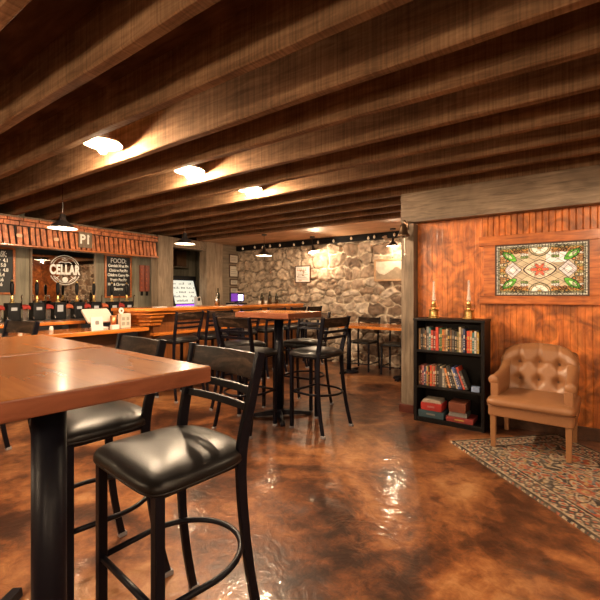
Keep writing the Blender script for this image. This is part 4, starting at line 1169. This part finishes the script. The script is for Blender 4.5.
# ------------------------------------------------------------------ lamps
WARM = (1.0, .74, .48)
def pt(parent, loc, power, r=.03, col=WARM):
    l = bpy.data.lights.new('lamp_light', 'POINT'); l.energy = power; l.color = col; l.shadow_soft_size = r
    o = bpy.data.objects.new('lamp_light', l); COL.objects.link(o); o.parent = parent; o.location = loc
    return o
def glow(name, power, r):
    """bulb material whose emission gives `power` watts for a bulb of radius r"""
    return emit(name, WARM, power/(4*PI*PI*r*r))
def ceiling_lamp(x, y, label, power, group=None, z=2.350, inview=False):
    t = thing('ceiling_lamp', label, 'ceiling lamp', (x, y, z), 0, group)
    MB().lathe([(.135,.0),(.137,.004),(.120,.022),(.070,.042),(.040,.052),(.038,.095),(.001,.096),(.001,.086),(.030,.045),(.066,.036),(.114,.018),(.131,.0)], seg=48).build('shade', M['shadein'], t)
    MB().tube([(0,0,.09),(0,0,.208)], .012, 10).build('stem', M['shade'], t, smooth=True)
    if inview:
        MB().lathe([(.001,-.070),(.016,-.066),(.028,-.052),(.031,-.036),(.026,-.012),(.015,.01),(.014,.045),(.001,.045)], seg=20).build('bulb', glow('lit_bulb_ceiling', power, .03), t, smooth=True)
    else:
        MB().lathe([(.001,-.010),(.016,-.006),(.027,.004),(.024,.02),(.014,.03),(.014,.045),(.001,.045)], seg=20).build('bulb', M['bulb'], t, smooth=True)
        pt(t, (0,0,-.045), power, .03)
    return t
PW = 42; GP = 50
ceiling_lamp(-2.90,1.57,'lit white dome lamp between the joists nearest the camera', PW*1.6, inview=True, group= 'lit dome lamps in view')
ceiling_lamp(-2.89,2.36,'lit white dome lamp between the joists, middle of the row of three', PW*1.6, inview=True, group= 'lit dome lamps in view')
ceiling_lamp(-2.88,3.14,'lit white dome lamp between the joists farthest from the camera', PW*1.6, inview=True, group= 'lit dome lamps in view')
def pendant(x, y, z, label, power, r=.145, h=.10, ctop=2.30, tilt=(0,0), group='pendants over the bar', inside=False):
    t = thing('pendant_lamp', label, 'pendant lamp', (x, y, z), 0, group)
    rot = Matrix.Rotation(tilt[0],4,'X')@Matrix.Rotation(tilt[1],4,'Y')
    top_ = rot@Vector((0,0,h+.06))
    MB().lathe([(r,0),(r+.003,.004),(r*.86,.018),(r*.30,h*.82),(r*.22,h),(r*.20,h+.05),(.001,h+.055)], seg=32, M=rot, open_bottom=True).build('shade', M['shade'], t, smooth=True)
    MB().lathe([(r*.985,.0),(r*.84,.013),(r*.28,h*.78),(.001,h*.82)], seg=32, M=rot, open_bottom=True).build('shade_lining', M['shadein'], t, smooth=True)
    MB().lathe([(.001,.018),(.014,.020),(.022,.032),(.020,.05),(.013,.07),(.001,.071)] if inside else [(.001,-.006),(.018,.0),(.026,.018),(.022,.04),(.013,.06),(.001,.061)], seg=18, M=rot).build('bulb', M['bulblow'], t, smooth=True)
    MB().tube([tuple(top_-Vector((0,0,.006))), tuple(top_+Vector((0,0,.02))), (top_.x, top_.y, ctop-z)], .0045, 8).build('cord', M['silver'] if r > .12 else M['shade'], t, smooth=True)
    MB().lathe([(.045,-.022),(.048,-.018),(.048,0),(.001,0)], c=(top_.x, top_.y, ctop-z), seg=20).build('canopy', M['shade'], t, smooth=False)
    p_ = rot@Vector((0,0,.004 if inside else -.035)); pt(t, tuple(p_), power, .012 if inside else .02)
    return t
for x, y, p in ((-2.95,.60,.55),(-2.95,-.8,.4),(.42,2.6,.7),(.30,.78,.5),(1.9,1.2,.4),(-.3,5.0,.6),(-4.8,-.8,.4)):  # added unseen lights; the one right of the armchair follows a wall hot spot
    pendant(x, y, 2.16, 'unseen black cone lamp placed outside the view to light the room', PW*p, r=.15, group='unseen cone lamps lighting the room', ctop=2.56, inside=True)
def fill_globe(x, y, z, power, r=.10):  # added globe light behind the camera, brightens the joist faces
    t = thing('fill_globe', 'added white globe fill light outside the view', 'pendant lamp', (x, y, z), 0, 'added fill globes behind the camera')
    MB().lathe([(.001,-r)]+[(r*math.cos(math.radians(a)), r*math.sin(math.radians(a))) for a in range(-75,76,15)]+[(.03,r),(.03,r+.04),(.001,r+.04)], seg=24).build('globe', glow('fill_globe_glow', power, r), t, smooth=True)
    MB().tube([(0,0,r+.04),(0,0,2.56-z)], .005, 8).build('cord', M['shade'], t, smooth=True)
for x, y, p in ((-1.3,-1.5,1.0),(-3.6,-1.6,1.0),(.9,-1.5,1.0),(2.0,-.3,.8),(-5.2,-2.4,.6)):
    fill_globe(x, y, 1.75, GP*p)
pendant(-4.60,2.05,1.955,'black cone pendant lamp hanging in front of the cedar canopy at left', 5, ctop=2.56)
pendant(-4.60,3.68,1.955,'black cone pendant lamp hanging over the bar by the pale post', 5, ctop=2.56)
pendant(-4.60,5.40,1.925,'black cone pendant lamp over the far end of the bar', 5, ctop=2.303)
pendant(-4.02,6.12,2.02,'small black cone lamp by the stone wall right of the poster', 24, r=.095, h=.085, ctop=2.303, tilt=(0,-.25), group='small cone lamps washing the stone wall')
pendant(-2.50,6.12,2.02,'small black cone lamp by the stone wall above the landscape picture', 13, r=.095, h=.085, ctop=2.303, tilt=(0,.0), group='small cone lamps washing the stone wall')
# lights tucked inside the canopy over the back bar
for y, lb in ((1.5,'strip light under the canopy over the cask board'),(3.0,'strip light under the canopy over the mirror'),(4.1,'strip light under the canopy over the food board')):
    t = thing('strip_light', lb, 'light fixture', (-6.371, y, 2.16))
    MB().box(-.03,.03,-.25,.25,.0,.05).build('housing', M['silver'], t)
    MB().box(-.02,.02,-.24,.24,-.012,.0).build('tube', emit('strip_tube', (1,.86,.66), 14), t)
# string of globe bulbs
t = thing('string_light', 'string of small pale globe bulbs along the black strip above the stones', 'string light', (0, 6.35, 2.25))
for k, x in enumerate((-6.014,-5.667,-5.45,-5.25,-4.994,-4.643,-4.426,-4.08,-3.741,-3.378,-3.045,-2.93,-2.568,-2.2)):
    zz = -.02+.012*math.sin(k*2.3)
    MB().lathe([(.001,-.030),(.016,-.022),(.022,-.006),(.019,.010),(.009,.022),(.009,.030),(.001,.030)], c=(x,0,zz), seg=14).build('globe_bulb', M['globe'], t, smooth=True)
MB().tube([(-6.2,0,.02),(-4.5,0,.016),(-3.2,0,.02),(-2.0,0,.018)], .005, 6).build('cable', M['black'], t)

# ------------------------------------------------------------------ world, camera, view
w = bpy.data.worlds.new('World'); sc.world = w; w.use_nodes = True
w.node_tree.nodes['Background'].inputs[0].default_value = (1,.72,.48,1); w.node_tree.nodes['Background'].inputs[1].default_value = .008
cam = bpy.data.cameras.new('Camera'); co = bpy.data.objects.new('Camera', cam); COL.objects.link(co)
cam.sensor_width = 36; cam.sensor_fit = 'HORIZONTAL'; cam.lens = 24.0; cam.shift_y = -5.5/600; cam.clip_start = .05
co.location = (0,0,1.24); co.rotation_euler = (PI/2, 0, math.radians(35.3))
sc.camera = co
sc.cycles.use_denoising = True
sc.cycles.max_bounces = 8; sc.cycles.diffuse_bounces = 4; sc.cycles.glossy_bounces = 4; sc.cycles.sample_clamp_indirect = 6
vs = sc.view_settings
vs.view_transform = 'Standard'; vs.look = 'None'; vs.gamma = 1; vs.use_curve_mapping = False; vs.exposure = .72
